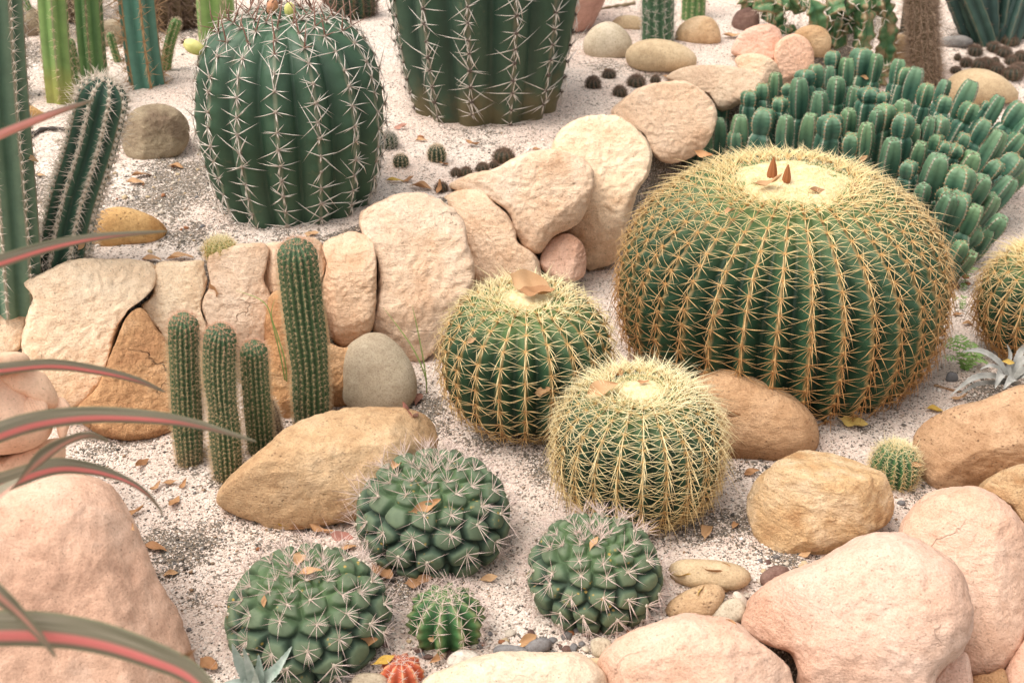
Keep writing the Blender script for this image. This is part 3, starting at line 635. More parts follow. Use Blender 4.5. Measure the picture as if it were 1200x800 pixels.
# dark packing stones inside the joints of both walls keep the gaps filled
# ------------------------------------------------------------------ loose rocks: outline, fraction of its half height at which its middle sits above the ground
loose = [
 ('egg_stone', 'grey', [(401,424),(407,406),(425,393),(440,390),(455,394),(472,410),(484,430),(489,450),(487,466),(476,479),(458,487),(436,486),(415,480),(403,470),(401,448)], .66, 'smooth egg shaped grey stone standing upright by the wall', dict(lump=.02, grain=.1, p=.85)),
 ('boulder', 'tan', [(255,585),(275,555),(310,525),(345,497),(390,481),(430,477),(480,479),(506,492),(512,520),(500,560),(475,590),(430,608),(380,617),(350,621),(320,621),(300,610),(275,600)], .35, 'large tan boulder with a pale patch, in front of the woolly cacti', dict(lump=.04, planes=[(.0, .9, .6, .74), (-.35, -.5, .9, .76)], cuts=2, p=.5, grain=1.3)),
 ('boulder', 'brown', [(800,470),(808,448),(833,434),(861,434),(898,448),(932,465),(953,486),(960,505),(956,526),(930,541),(890,544),(840,540),(805,520)], .4, 'brown pitted boulder between the two golden barrels, below the largest one', dict(lump=.025, grain=.4, p=.75, fd=.9)),
 ('boulder', 'yellow', [(877,587),(888,559),(918,536),(945,526),(979,529),(1009,539),(1034,554),(1045,580),(1046,598),(1040,613),(1016,626),(989,641),(965,652),(935,659),(914,653),(897,640),(883,622)], .5, 'angular ochre boulder with a rusty face in front of the largest golden barrel', dict(lump=.04, planes=[(.05, .95, .5, .66), (-.15, -.25, 1, .72), (.75, .1, .7, .74), (-.8, .1, .6, .8), (.2, -.8, .6, .8)], cuts=2, p=.5, grain=1.4)),
 ('boulder', 'brown', [(1070,517),(1080,499),(1104,482),(1131,473),(1151,468),(1171,460),(1200,452),(1240,455),(1260,500),(1240,545),(1200,552),(1165,566),(1140,578),(1112,581),(1090,573),(1075,552)], .4, 'orange brown pitted boulder at the right edge below the silver rosette', dict(lump=.04, cuts=3, p=.6)),
 ('boulder', 'olive', [(142,165),(146,140),(158,128),(178,122),(200,124),(216,135),(223,152),(220,170),(208,184),(185,192),(160,191),(147,182)], .5, 'mottled grey brown boulder right of the leaning white ribbed cactus', dict(lump=.05, cuts=5, p=.6)),
 ('flat_stone', 'gold', [(102,262),(115,249),(133,243),(155,245),(180,254),(196,268),(195,278),(178,288),(150,293),(120,293),(104,285)], .22, 'golden flat pitted stone behind the wall under the striped leaf tip', dict(lump=.02, grain=.4, p=.7)),
 ('flat_stone', 'gold', [(-20,112),(10,112),(30,120),(50,132),(64,142),(58,148),(30,143),(0,142),(-25,138)], .25, 'tan flat stone beside the tall column cactus at the left edge', dict(lump=.02, grain=.4)),
 ('river_stone', 'grey', [(683,55),(690,37),(704,27),(720,27),(735,38),(742,55),(736,68),(718,74),(695,74)], .55, 'pale grey river stone beside the pink clay pot', dict(lump=.02, grain=.2, p=.8)),
 ('river_stone', 'beige', [(732,66),(738,54),(755,47),(775,46),(798,52),(815,64),(818,75),(805,83),(785,87),(755,85),(738,79)], .5, 'oval olive beige river stone in front of the dark bristly column', dict(lump=.015, grain=.1, p=.9)),
 ('river_stone', 'tan', [(790,44),(795,32),(806,23),(820,19),(835,22),(843,34),(845,50),(835,55),(808,55),(793,51)], .55, 'round tan stone in front of the small green column', dict(lump=.02, grain=.2, p=.8)),
 ('river_stone', 'beige', [(716,29),(724,20),(738,18),(752,22),(755,34),(740,37),(724,36)], .4, 'flat grey tan stone behind the pale grey river stone', dict(lump=.02, grain=.3)),
 ('boulder', 'beige', [(1100,112),(1112,92),(1130,82),(1152,81),(1175,90),(1192,106),(1196,117),(1170,122),(1130,124),(1105,120)], .45, 'smooth tan boulder behind the right part of the spurge clump', dict(lump=.02, grain=.2, p=.8)),
 ('river_stone', 'mauve', [(857,30),(862,16),(875,8),(888,12),(890,28),(880,38),(863,39)], .5, 'dark reddish stone half under the wavy leaves at the top', dict(lump=.04, facet=.1)),
 ('flat_stone', 'beige', [(782,665),(795,656),(825,655),(855,659),(878,668),(881,680),(870,689),(840,692),(805,688),(787,678)], .2, 'flat beige stone with a yellow leaf on it beside the brown soil', dict(lump=.02, grain=.3, p=.6)),
 ('flat_stone', 'tan', [(779,712),(795,697),(815,687),(838,684),(850,692),(846,707),(833,723),(805,728),(785,724)], .35, 'smooth tan flat stone just behind the pink front stones', dict(lump=.02, grain=.2, p=.6)),
 ('flat_stone', 'grey', [(831,723),(842,708),(862,700),(874,710),(872,725),(855,733),(838,731)], .3, 'small greenish grey stone between the tan flat stone and the largest pink front stone', dict(lump=.03, grain=.3, p=.6)),
 ('flat_stone', 'white', [(858,696),(866,693),(875,702),(878,716),(874,727),(866,722)], .4, 'white shell shaped stone at the left tip of the largest pink front stone', dict(lump=.03, grain=.3)),
 ('stone', 'mauve', [(889,680),(896,669),(908,662),(922,664),(928,674),(920,684),(900,690)], .5, 'small dark mauve stone behind the largest pink front stone', dict(lump=.05, facet=.15)),
 ('stone', 'white', [(523,776),(530,765),(545,760),(558,764),(562,774),(550,784),(532,785)], .4, 'white stone behind the left end of the pale front stone', dict(lump=.03, grain=.3)),
 ('stone', 'slate', [(578,766),(580,757),(598,755),(618,760),(620,768),(600,771),(585,771)], .3, 'flat slate grey stone behind the pale front stone', dict(lump=.02, grain=.3)),
 ('stone', 'slate', [(612,764),(622,751),(638,746),(647,752),(642,762),(625,768)], .4, 'pointed slate grey stone next to the flat slate one', dict(lump=.03, grain=.3)),
 ('stone', 'grey', [(692,758),(693,749),(704,746),(715,750),(717,761),(708,770),(696,768)], .5, 'round olive grey pebble wedged between pale and pink front stones', dict(lump=.03, grain=.3)),
 ('stone', 'beige', [(682,778),(690,771),(708,771),(712,778),(702,785),(688,784)], .3, 'narrow beige stone in the joint left of the pink front stones', dict(lump=.03, grain=.3)),
 ('stone', 'grey', [(412,796),(420,789),(440,788),(453,792),(455,805),(430,812),(413,806)], .3, 'flat grey stone at the bottom edge left of the red cactus', dict(lump=.02, grain=.3)),
 ('stone', 'olive', [(22,26),(30,10),(44,12),(46,40),(40,50),(28,48)], .6, 'ochre brown stub standing on the far sand between two columns', dict(lump=.06, grain=.6)),
 ('stone', 'olive', [(112,52),(116,30),(136,22),(150,34),(152,56),(132,62)], .5, 'grey stone in the far bed between light green columns', dict(lump=.05, facet=.1)),
 ('stone', 'slate', [(1098,52),(1106,44),(1130,42),(1142,50),(1130,56),(1104,57)], .3, 'dark flat stone at the foot of the dark ribbed plant', dict(lump=.03)),
 ('stone', 'slate', [(1108,446),(1112,436),(1122,438),(1122,446),(1114,449)], .4, 'tiny dark wedge of stone left of the silver rosette', dict(lump=.05)),
 ('stone', 'tan', [(930,40),(945,30),(965,32),(975,48),(968,66),(945,66),(932,56)], .5, 'tan stone in shade under the wavy leaved plant', dict(lump=.04)),
 ('stone', 'tan', [(1030,50),(1045,40),(1075,44),(1100,60),(1100,92),(1060,96),(1032,88)], .45, 'pale tan boulder behind the dark post', dict(lump=.04)),
]
for i, (nm, m, o, k, lab, kw) in enumerate(loose):
    oo = np.array(o, float); c = (oo.min(0) + oo.max(0)) / 2; hh = (oo[:, 1].max() - oo[:, 1].min()) / 2
    g = G(c[0], min(c[1] + hh * kw.pop('fd', .35), 795))
    z = h1(g[0], g[1]) + k * hh * mpp(g)
    pt = P(c[0], c[1], z)
    ww = (oo[:, 0].max() - oo[:, 0].min()) / 2
    big = hh > 25
    rock(nm, oo, pt, m, lab, 'boulder' if nm == 'boulder' else 'stone', None, thick=mpp(pt) * (ww * .55 + hh * .25), seed=i + 61, res=(64, 170) if big else (18, 40), **kw)

# ------------------------------------------------------------------ golden barrels
def cap_mesh(name, r, z0, hgt, seed, dish=0.0):
    rows, cols = 18, 56; V = []
    for i in range(rows):
        q = i / (rows - 1)
        for j in range(cols):
            a = j / cols * 2 * math.pi; rr = r * (1 - q) * (1 + .06 * math.sin(5 * a + seed) * (1 - q)) + .0005
            n = noise.fractal(Vector((rr * math.cos(a) * 28, rr * math.sin(a) * 28, seed)), 1.0, 2.0, 3)
            V.append((rr * math.cos(a), rr * math.sin(a), z0 + hgt * (1 - (1 - q) ** 3) - dish * q + n * r * .075 * min(1, q * 4)))
    return fast_mesh(name, V, grid_faces(rows, cols))
GOLD0 = [(0, .38, .95, 0, -.08, 1), (38, .32, .85, 0, -.1, 1), (72, .28, .9, 0, -.12, 1), (106, .28, .9, 0, -.12, 1), (142, .3, .8, 0, -.1, 1), (-38, .32, .85, 0, -.1, 1), (-72, .28, .9, 0, -.12, 1), (-106, .28, .9, 0, -.12, 1), (-142, .3, .8, 0, -.1, 1),
        (180, .62, 1.25, -.12, -.18, 1.25), (60, 1.0, 1.0, -.1, 0, 1.2), (-60, 1.0, 1.0, -.1, 0, 1.2)]
GOLD = [(180, .26, 1.35, -.05, -.12, 1.3), (168, .75, 1.1, -.3, -.1, 1.2), (0, .6, .8, 0, -.1, 1.1), (70, .42, .92, 0, -.12, 1), (-70, .42, .92, 0, -.12, 1), (92, .36, 1.08, 0, -.12, 1), (-92, .36, 1.08, 0, -.12, 1), (114, .36, 1.0, 0, -.12, 1), (-114, .36, 1.0, 0, -.12, 1), (145, .4, .7, 0, -.1, .9), (-145, .4, .7, 0, -.1, .9)]
def golden(px, py, zc, R, c, nr, lab, seed, spacing, L, rad, smat, wool_r, e1=.92, e2=.85, dep=.17, lo=-62, dish=.0, flowers=False):
    p = P(px, py, zc); gz = h1(p[0], p[1])
    root = thing('golden_barrel_cactus', (p[0], p[1], gz), lab, 'cactus', 'golden barrel cacti')
    prof = superprof(R, c, zc - gz, e1, e2, lo, 100, dish)
    dp = dep * (1 - .5 * sstep(np.linspace(0, 1, 100), .55, 1.0))
    V, q, at, A = ribbed(prof, nr, dp, 1.05, 10, None, seed * .7, spacing, .05, .96, notch=.012, jit=.07, seed=seed, wob=.012)
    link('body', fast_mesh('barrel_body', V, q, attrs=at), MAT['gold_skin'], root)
    # denser areoles towards the crown
    V2, q2, at2, A2 = ribbed(prof, nr, dp, 1.05, 10, None, seed * .7, spacing * (.9 if R > .3 else .8), .78, .97, jit=.1, seed=seed + 3)
    A = tuple(np.concatenate([a, b]) for a, b in zip(A, A2)); kp = np.hypot(A[0][:, 0], A[0][:, 1]) > wool_r * (1.04 if R > .3 else 1.15); A = tuple(a[kp] for a in A)
    Lf = lambda h: L * (1.0 - .28 * sstep(h, .75, 1.0))
    up = lambda h: .75 * sstep(h, .6, .95)
    link('spines', spines('barrel_spines', A, GOLD, Lf, rad, seed, .002, up, .18, .13, .02), MAT[smat], root)
    link('areoles', blob_mesh('barrel_areoles', A[0] + A[1] * .001, .0042 * (R / .3) ** .4), MAT['areole'], root)
    rt = wool_r; zt = np.interp(rt, prof[::-1, 0], prof[::-1, 1])
    hz = (prof[:, 1].max() - zt)
    cap = link('wool_crown', cap_mesh('wool_cap', rt * 1.08, zt - .004, hz + .014, seed, dish * .2), MAT['wool'], root)
    # soft fuzz and short new spines round the crown
    rg = np.random.default_rng(seed); n = 3000; r = rt * 1.08 * np.sqrt(rg.uniform(.0, 1, n)); a = rg.uniform(0, 6.283, n)
    zz = np.interp(r, prof[::-1, 0], prof[::-1, 1]) + .006; B = np.stack([r * np.cos(a), r * np.sin(a), zz], -1)
    D = np.stack([np.cos(a) * r / rt * .7, np.sin(a) * r / rt * .7, np.full(n, 1.0)], -1) + rg.normal(0, .45, (n, 3))
    link('wool_fuzz', spine_mesh('crown_fuzz', B, D, rg.uniform(.35, 1, n) * np.where(r > rt * .93, L * .26, .009 if R > .3 else .005), rad * .55, 1.0), MAT['cream_spine'], root)
    if flowers:
        for dx, dy, s_ in ((-.025, -.005, 1.0), (.002, -.03, .85)):
            prf = [(.0005, .0), (.010, .004), (.011, .016), (.007, .034), (.0015, .05)]
            pr = catmull(prf, 6) * s_
            v, q3, a3, _ = ribbed(pr, 7, .25, 1.0, 4, None, dx * 90, .03, .1, .2)
            link('dried_flower', fast_mesh('dried_flower', v, q3, attrs=a3), MAT['flower'], root, loc=(dx - .02, dy, zc - gz + c - .004))
    return root
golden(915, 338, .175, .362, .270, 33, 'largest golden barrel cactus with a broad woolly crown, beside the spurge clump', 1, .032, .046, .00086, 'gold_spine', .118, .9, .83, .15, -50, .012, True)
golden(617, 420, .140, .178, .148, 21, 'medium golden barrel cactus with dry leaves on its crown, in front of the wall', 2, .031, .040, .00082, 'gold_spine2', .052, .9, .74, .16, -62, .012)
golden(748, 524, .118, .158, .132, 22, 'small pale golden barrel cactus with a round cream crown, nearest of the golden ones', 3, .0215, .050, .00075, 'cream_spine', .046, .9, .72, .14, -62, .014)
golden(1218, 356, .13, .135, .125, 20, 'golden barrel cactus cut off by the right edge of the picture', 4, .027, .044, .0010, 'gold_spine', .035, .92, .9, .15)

# ------------------------------------------------------------------ dark barrels
STAR = [(40, .2, 1.1, 0, -.1, 1), (80, .16, 1.05, 0, -.12, 1), (118, .16, .95, 0, -.12, 1), (156, .2, .8, 0, -.1, 1), (-35, .2, 1.1, 0, -.1, 1), (-78, .16, 1.05, 0, -.12, 1), (-115, .16, .95, 0, -.12, 1), (-158, .2, .8, 0, -.1, 1), (175, .7, .8, -.1, -.6, 1.6), (5, .8, .6, .1, -.1, 1.2)]
def dark_barrel(px, py, R, H, nr, lab, seed, spacing, skin, L, phase, kbase=.82):
    g = G(px, py); p = g + np.array([0, R * kbase, 0]); gz = h1(p[0], p[1])
    root = thing('dark_barrel_cactus', (p[0], p[1], gz), lab, 'cactus', 'dark green barrel cacti of the upper bed')
    pr = catmull([(R * kbase * .93, -.05), (R * kbase, .0), (R * (.5 + .5 * kbase), H * .16), (R, H * .42), (R * .985, H * .62), (R * .88, H * .82), (R * .62, H * .95), (R * .3, H * .995), (.001, H * .975)], 14)
    V, q, at, A = ribbed(pr, nr, np.interp(np.linspace(0, 1, len(pr)), [0, .7, 1], [.105, .12, .2]), 1.7, 16, None, phase, spacing, .06, .93, notch=.006, jit=.06, seed=seed, wob=.02)
    link('body', fast_mesh('dark_barrel_body', V, q, attrs=at), MAT[skin], root)
    link('spines', spines('star_spines', A, STAR, lambda h: L * (1 - .15 * h), .00145, seed, .003, 0, .36, .30, .2), MAT['grey_spine'], root)
    sel = A[4] > .72; At = tuple(a[sel] for a in A)
    if sel.any(): link('crown_spines', spines('crown_spines', At, [(0, 1.4, 1.5, .2, 0, 1.8), (150, 1.2, 1.1, 0, 0, 1.3)], L * .95, .0013, seed + 5, .003, .2, .2, .25), MAT['brown_spine'], root)
    link('areoles', blob_mesh('dark_areoles', A[0] + A[1] * .002, np.where(rng.uniform(0, 1, len(A[0])) < .5, .0062, .0046) * (1.35 if seed == 12 else 1)), MAT['areole_dark'] if seed == 12 else MAT['areole_mid'], root)
    return root, H, R
db, Hd, Rd = dark_barrel(336, 266, .218, .455, 15, 'dark green barrel cactus with white starry spines and a yellow fruit, upper left bed', 11, .041, 'dark_skin', .044, .12)
fr = catmull([(.0006, 0), (.011, .003), (.016, .016), (.016, .03), (.010, .042), (.004, .046), (.0005, .044)], 6)
v, q, a_, _ = ribbed(fr, 6, .08, 2, 6, None, 0, .05, .1, .2)
f = link('fruit', fast_mesh('fruit', v, q), MAT['fruit'], db, loc=(-.178, -.05, .385)); f.rotation_euler = (.1, -1.05, 0)
fs = spine_mesh('fruit_tuft', np.zeros((22, 3)) + [0, 0, .043], rng.normal(0, .6, (22, 3)) + [0, 0, 1], .014, .0012, .5); link('dried_tuft', fs, MAT['darkspine'], f)
for k in range(2):
    f2 = link('fruit', fast_mesh('small_fruit', v * .8, q), MAT['fruit'] if k else MAT['red_skin'], db, loc=(-.03 + k * .05, .02 - .03 * k, .45)); f2.rotation_euler = (.2, .3 - .3 * k, 0)
dark_barrel(566, 148, .262, .74, 13, 'dark green barrel cactus with a corky brown base, cut off by the top edge', 12, .045, 'cork_skin', .050, .23, .80)
# ------------------------------------------------------------------ column cacti
def col_prof(L, R, tip=.9, base=1.0, n=70, waist=None):
    z = np.linspace(0, L, n); r = R * (base + (1 - base) * sstep(z / L, 0, .35))
    if waist: r = r * (1 + waist[0] * np.exp(-((z / L - waist[1]) / waist[2]) ** 2))
    k = np.clip((z - (L - R * tip)) / (R * tip), 0, 1); r = r * np.sqrt(np.maximum(1 - k ** 2, 0)); r[-1] = .0005
    # finer rows in the dome
    zz = np.concatenate([z[z < L - R * tip], L - R * tip * (1 - np.sin(np.linspace(0, math.pi / 2, 16)))])
    return np.stack([np.interp(zz, z, r), zz], -1) if False else np.stack([_domer(zz, L, R, tip, base, waist), zz], -1)
def _domer(z, L, R, tip, base, waist):
    r = R * (base + (1 - base) * sstep(z / L, 0, .35))
    if waist: r = r * (1 + waist[0] * np.exp(-((z / L - waist[1]) / waist[2]) ** 2))
    k = np.clip((z - (L - R * tip)) / (R * tip), 0, 1); return np.maximum(r * np.sqrt(np.maximum(1 - k ** 2, 0)), .0005)
def px_axis(pts, base_z=None, lean=0.0, sink=.03):
    """axis of a column from picture points (root first): root on the ground, the rest in the upright plane through it, leaning by `lean` m away per m"""
    g = G(*pts[0]) if base_z is None else P(*pts[0], base_z)
    out = [g - np.array([0, 0, sink])]
    for x, y in pts[1:]:
        q = PY(x, y, g[1])
        for _ in range(3): q = PY(x, y, g[1] + lean * (q[2] - g[2]))
        out.append(q)
    return g, out
def column(nm, pts, wpx, nr, dep, power, skin, smat, lab, pattern, spacing, L, rad, seed=1, group=None, kper=6, notch=0.0, base=1.0, waist=None, lean=0.0, base_z=None, tip=.95, phase=.3, drop=0.0, felt=None, felt_r=.002, lift=.001, a1=.98, up=0.0, twist=0.0, parent=None, pname='body', ja=.3, jl=.25):
    g, pp = px_axis(pts, base_z, lean)
    R = wpx * .5 * mpp(g)
    root = thing(nm, g, lab, 'cactus', group) if parent is None else parent
    o = np.array(root.location)
    ax = Axis([q - o for q in pp])
    V, q, at, A = ribbed(col_prof(ax.len, R, tip, base, 70, waist), nr, dep, power, kper, ax, phase, spacing, .02, a1, notch, twist, .12, seed, .015)
    b = link(pname, fast_mesh(nm + '_' + pname, V, q, attrs=at), MAT[skin], root)
    sp = link('spines', spines(nm + '_spines', A, pattern, L, rad, seed, lift, up, jl, ja, drop), MAT[smat], root if parent is None else b)
    if felt: link('areoles', blob_mesh(nm + '_felt', A[0] + A[1] * .001, felt_r), MAT[felt], root if parent is None else b)
    return root
def ringpat(n, out, lf, cn=0.0, central=0, cout=1.2, clf=1.2):
    r = [(360 / n * k, out, lf, 0, cn, 1) for k in range(n)]
    return r + [(360 / max(central, 1) * k + 20, cout, clf, 0, 0, 1.2) for k in range(central)]
WC = 'woolly column cacti at the foot of the wall'
FUR = ringpat(8, .55, .85, .1, 2, 1.7, 1.5)
column('woolly_column_cactus', [(222,540),(219,480),(216,415),(215,368)], 35, 20, .15, 1.2, 'wool_skin', 'wool_tip', 'leftmost woolly column cactus with a pale tufted tip', FUR, .0105, .0082, .00026, 21, WC, notch=.015, felt='areole_tan', felt_r=.0011, base=.85, kper=5)
column('woolly_column_cactus', [(267,558),(262,490),(257,430),(259,381)], 37, 21, .15, 1.2, 'wool_skin', 'wool_tip', 'woolly column cactus with a reddish tip, nearest of the clustered three', FUR, .0105, .0078, .00026, 22, WC, notch=.02, felt='areole_tan', felt_r=.0011, base=.88, waist=(-.10, .52, .1), kper=5)
column('woolly_column_cactus', [(306,528),(302,480),(299,440),(297,400)], 32, 19, .15, 1.2, 'wool_skin', 'wool_tip', 'shortest upright woolly column cactus with a brown foot', FUR, .0105, .0078, .00026, 23, WC, notch=.015, felt='areole_tan', felt_r=.0011, base=.95, kper=5)
column('woolly_column_cactus', [(364,498),(363,430),(354,350),(346,281)], 46, 20, .15, 1.2, 'wool_skin', 'wool_tip', 'tallest woolly column cactus leaning slightly left against the wall', FUR, .0125, .0085, .00026, 24, WC, notch=.025, felt='areole_tan', felt_r=.0011, base=.86, waist=(-.08, .36, .08), kper=5)
column('woolly_column_cactus', [(326,512),(320,490),(312,468)], 15, 12, .13, 1.2, 'fur_skin', 'wool_hair', 'small brown woolly stub leaning left behind the short column', FUR, .008, .009, .0004, 25, WC, kper=4)

TUFT = ringpat(9, .35, .8, .1, 3, 1.3, 1.5)
column('white_ribbed_cactus', [(66,318),(84,245),(108,165),(125,92)], 58, 9, .26, 1.25, 'hair_skin', 'white_hair', 'leaning column cactus with thick white woolly ribs, upper left', TUFT, .0135, .019, .00055, 26, None, base=1.08, lean=.1, felt='areole_pale', felt_r=.0058, up=.1, kper=8, drop=.05)
column('white_ribbed_cactus', [(40,318),(70,308),(100,298)], 24, 8, .26, 1.25, 'hair_skin', 'white_hair', 'short white ribbed cactus stem lying on the ground just behind the wall', TUFT, .013, .014, .0005, 27, None, felt='areole_pale', felt_r=.003, kper=6)
EDGE = ringpat(6, .45, 1.0, 0, 1, 1.4, 1.4)
column('column_cactus', [(14,345),(8,240),(-4,110),(-16,-60)], 66, 7, .28, 1.1, 'grey_skin', 'white_hair', 'tall pale grey green column cactus with woolly ribs at the left edge', EDGE, .021, .016, .00055, 28, 'column cacti of the upper left corner', kper=10, felt='areole_pale', felt_r=.004, notch=.01)
column('column_cactus', [(16,114),(10,40),(2,-80)], 30, 7, .25, 1.1, 'green_skin', 'darkspine', 'dark green column cactus behind the pale one at the left edge', EDGE, .03, .02, .0007, 29, 'column cacti of the upper left corner', kper=8)
column('column_cactus', [(71,119),(64,40),(56,-80)], 36, 6, .26, 1.0, 'lime_skin', 'wool_hair', 'yellow green column cactus with a yellow foot, left of the two light green ones', EDGE, .028, .012, .0006, 30, 'column cacti of the upper left corner', kper=10, phase=.75)
column('column_cactus', [(112,104),(106,40),(98,-80)], 33, 6, .27, 1.0, 'leek_skin', 'wool_hair', 'leaf green column cactus between the yellow green and the blue green one', EDGE, .028, .014, .0006, 31, 'column cacti of the upper left corner', kper=10, phase=.6)
column('column_cactus', [(173,98),(164,40),(152,-80)], 44, 6, .27, 1.0, 'blue_skin', 'orange_spine', 'blue green column cactus with long orange spines on its ribs', ringpat(5, .7, 1.0, 0, 2, 1.4, 1.6), .034, .030, .0010, 32, 'column cacti of the upper left corner', kper=10, phase=.95)
column('column_cactus', [(255,62),(252,20),(248,-60)], 46, 5, .2, 1.0, 'lime_skin', 'wool_hair', 'light green column cactus behind the yellow fruit of the dark barrel', EDGE, .03, .012, .0006, 33, 'column cacti of the upper left corner', kper=10)
column('column_cactus', [(771,50),(771,20),(771,-70)], 38, 12, .16, 1.2, 'green_skin', 'grey_spine', 'dark bristly column cactus with pale stars, right of the pink pot', ringpat(7, .35, 1, 0, 1, 1.4, 1.2), .026, .018, .0007, 34, None, kper=5)
column('column_cactus', [(812,22),(813,5),(815,-60)], 28, 12, .14, 1.2, 'leek_skin', 'wool_hair', 'small green ribbed column behind the round tan stone', ringpat(6, .5, 1, 0), .016, .010, .0005, 35, None, kper=5)
column('furry_column_cactus', [(1086,96),(1082,50),(1078,-80)], 32, 14, .12, 1.2, 'fur_skin', 'brownfur', 'tall furry brown column cactus next to the dark post', ringpat(10, .7, 1.0, 0, 4, 1.8, 1.4), .012, .021, .0006, 36, None, kper=4, ja=.6, jl=.4)
column('small_stem_cactus', [(191,82),(198,55),(208,22)], 13, 8, .2, 1.2, 'leek_skin', 'wool_hair', 'thin dark green stem leaning right beside the blue green column', ringpat(5, .7, 1, 0), .012, .008, .0005, 37, None, kper=4)
column('small_stem_cactus', [(140,72),(134,58),(128,38)], 9, 6, .2, 1.2, 'leek_skin', 'wool_hair', 'tiny creeping green stem right of the leaf green column', ringpat(5, .7, 1, 0), .012, .008, .0005, 38, None, kper=4)
column('small_stem_cactus', [(92,98),(86,75),(80,45)], 14, 6, .2, 1.2, 'leek_skin', 'wool_hair', 'small dark stem between the yellow green and the leaf green column', ringpat(5, .7, 1, 0), .012, .009, .0005, 39, None, kper=4)
column('small_stem_cactus', [(44,40),(36,18),(26,-6)], 9, 6, .2, 1.2, 'leek_skin', 'wool_hair', 'thin green stem in front of the ochre brown stub', ringpat(5, .7, 1, 0), .012, .008, .0005, 40, None, kper=4)
# dark ribbed plant, top right: several heavy arms from one foot
g = G(1160, 52)
dp = thing('dark_ribbed_cactus', g, 'big dark blue green cactus with arms spreading from one foot, top right corner', 'cactus')
for i, (b, t, w) in enumerate([((1150,46),(1108,-40),34),((1160,48),(1150,-50),36),((1172,46),(1186,-50),38),((1184,40),(1225,-30),34),((1165,52),(1128,-20),30),((1178,50),(1206,-30),32),((1195,44),(1250,0),30)]):
    gg = P(b[0], b[1], g[2]); q = PY(t[0], t[1], gg[1] + .04 * (i % 3)); o = np.array(g)
    ax = Axis([gg - o - [0, 0, .05], (gg * .55 + q * .45) - o + [0, 0, -.02], q - o]); R = w * .5 * mpp(g)
    V, q4, at, A = ribbed(col_prof(ax.len, R, .9, .8), 5, .36, 1.0, 8, ax, i * .4, .05, .05, .98, .02, 0, .1, 50 + i)
    arm = link('arm', fast_mesh('dark_arm', V, q4, attrs=at), MAT['blue_dark'], dp)
    link('spines', spines('arm_spines', A, ringpat(3, .9, 1), .012, .0009, 50 + i), MAT['darkspine'], arm)
# back barrels with brown spines
def small_globe(nm, px, py, R, squash, nr, skin, smat, lab, L, rad, spacing, seed, group=None, notch=.03, dep=.16, felt=None, pat=None, zoff=.55, cat='cactus', up=0.0):
    g = G(px, py)
    p = P(px, py, g[2]); root = thing(nm, p, lab, cat, group)
    prof = superprof(R, R * squash, R * squash * zoff, .9, .9, -60, 36)
    V, q, at, A = ribbed(prof, nr, dep, 1.1, 6, None, seed * .37, spacing, .12, .97, notch, 0, .1, seed)
    link('body', fast_mesh(nm + '_body', V, q, attrs=at), MAT[skin], root)
    link('spines', spines(nm + '_spines', A, pat or ringpat(7, .5, 1, 0, 1, 1.5, 1.2), L, rad, seed, .0005, up, .22, .25), MAT[smat], root)
    if felt: link('areoles', blob_mesh(nm + '_felt', A[0] + A[1] * .0005, R * .035), MAT[felt], root)
    return root
small_globe('brown_spined_cactus', 203, 30, .105, .95, 16, 'fur_skin', 'darkspine', 'round cactus covered in dark brown spines, far upper left', .06, .0012, .02, 61, pat=ringpat(8, .6, 1, 0, 3, 1.5, 1.2))
small_globe('brown_spined_cactus', 412, 20, .085, 1.0, 15, 'gold_skin', 'darkspine', 'ochre brown barrel cactus between the two dark barrels at the top', .03, .0009, .018, 62)
small_globe('brown_spined_cactus', 84, 22, .06, 1.1, 14, 'fur_skin', 'darkspine', 'dark spiny cactus between the yellow green and leaf green columns', .03, .001, .018, 63)
# little round cacti
small_globe('small_round_cactus', 1046, 562, .047, 1.12, 15, 'star_skin', 'cream_spine', 'small bright green ball cactus with cream spines beside the brown boulder on the right', .017, .00045, .0105, 64, felt='areole_pale', up=.2)
small_globe('small_round_cactus', 523, 742, .066, .84, 10, 'star_skin', 'pinkish_spine', 'small bright green ribbed cactus between the warty cacti at the bottom', .024, .00062, .020, 65, felt='areole_pale', pat=ringpat(7, .35, 1, .1, 1, 1.3, .8), dep=.34, notch=.06, up=.15)
small_globe('small_round_cactus', 471, 797, .037, .75, 9, 'red_skin', 'pinkish_spine', 'small orange red cactus at the bottom edge', .010, .00045, .012, 66, pat=ringpat(6, .35, 1, .1), dep=.25, notch=.04)
small_globe('small_round_cactus', 259, 300, .035, .75, 12, 'yellow_ball', 'cream_spine', 'tiny yellowish spiny cactus just behind the wall', .014, .0005, .009, 67)
small_globe('small_round_cactus', 512, 188, .024, 1.12, 12, 'seed_skin', 'wool_hair', 'small green ball cactus on the sand between the two dark barrels', .007, .00035, .008, 68, felt='areole_pale')
small_globe('small_round_cactus', 470, 194, .020, .95, 11, 'seed_skin', 'wool_hair', 'tiny green ball cactus close to the left dark barrel', .006, .00035, .008, 69, felt='areole_pale')
small_globe('small_round_cactus', 455, 172, .026, 1.0, 12, 'seed_skin', 'grey_spine', 'green ball cactus half hidden behind the spines of the left dark barrel', .012, .0004, .009, 70)
BR = 'small brown seedling cacti dotted over the sand'
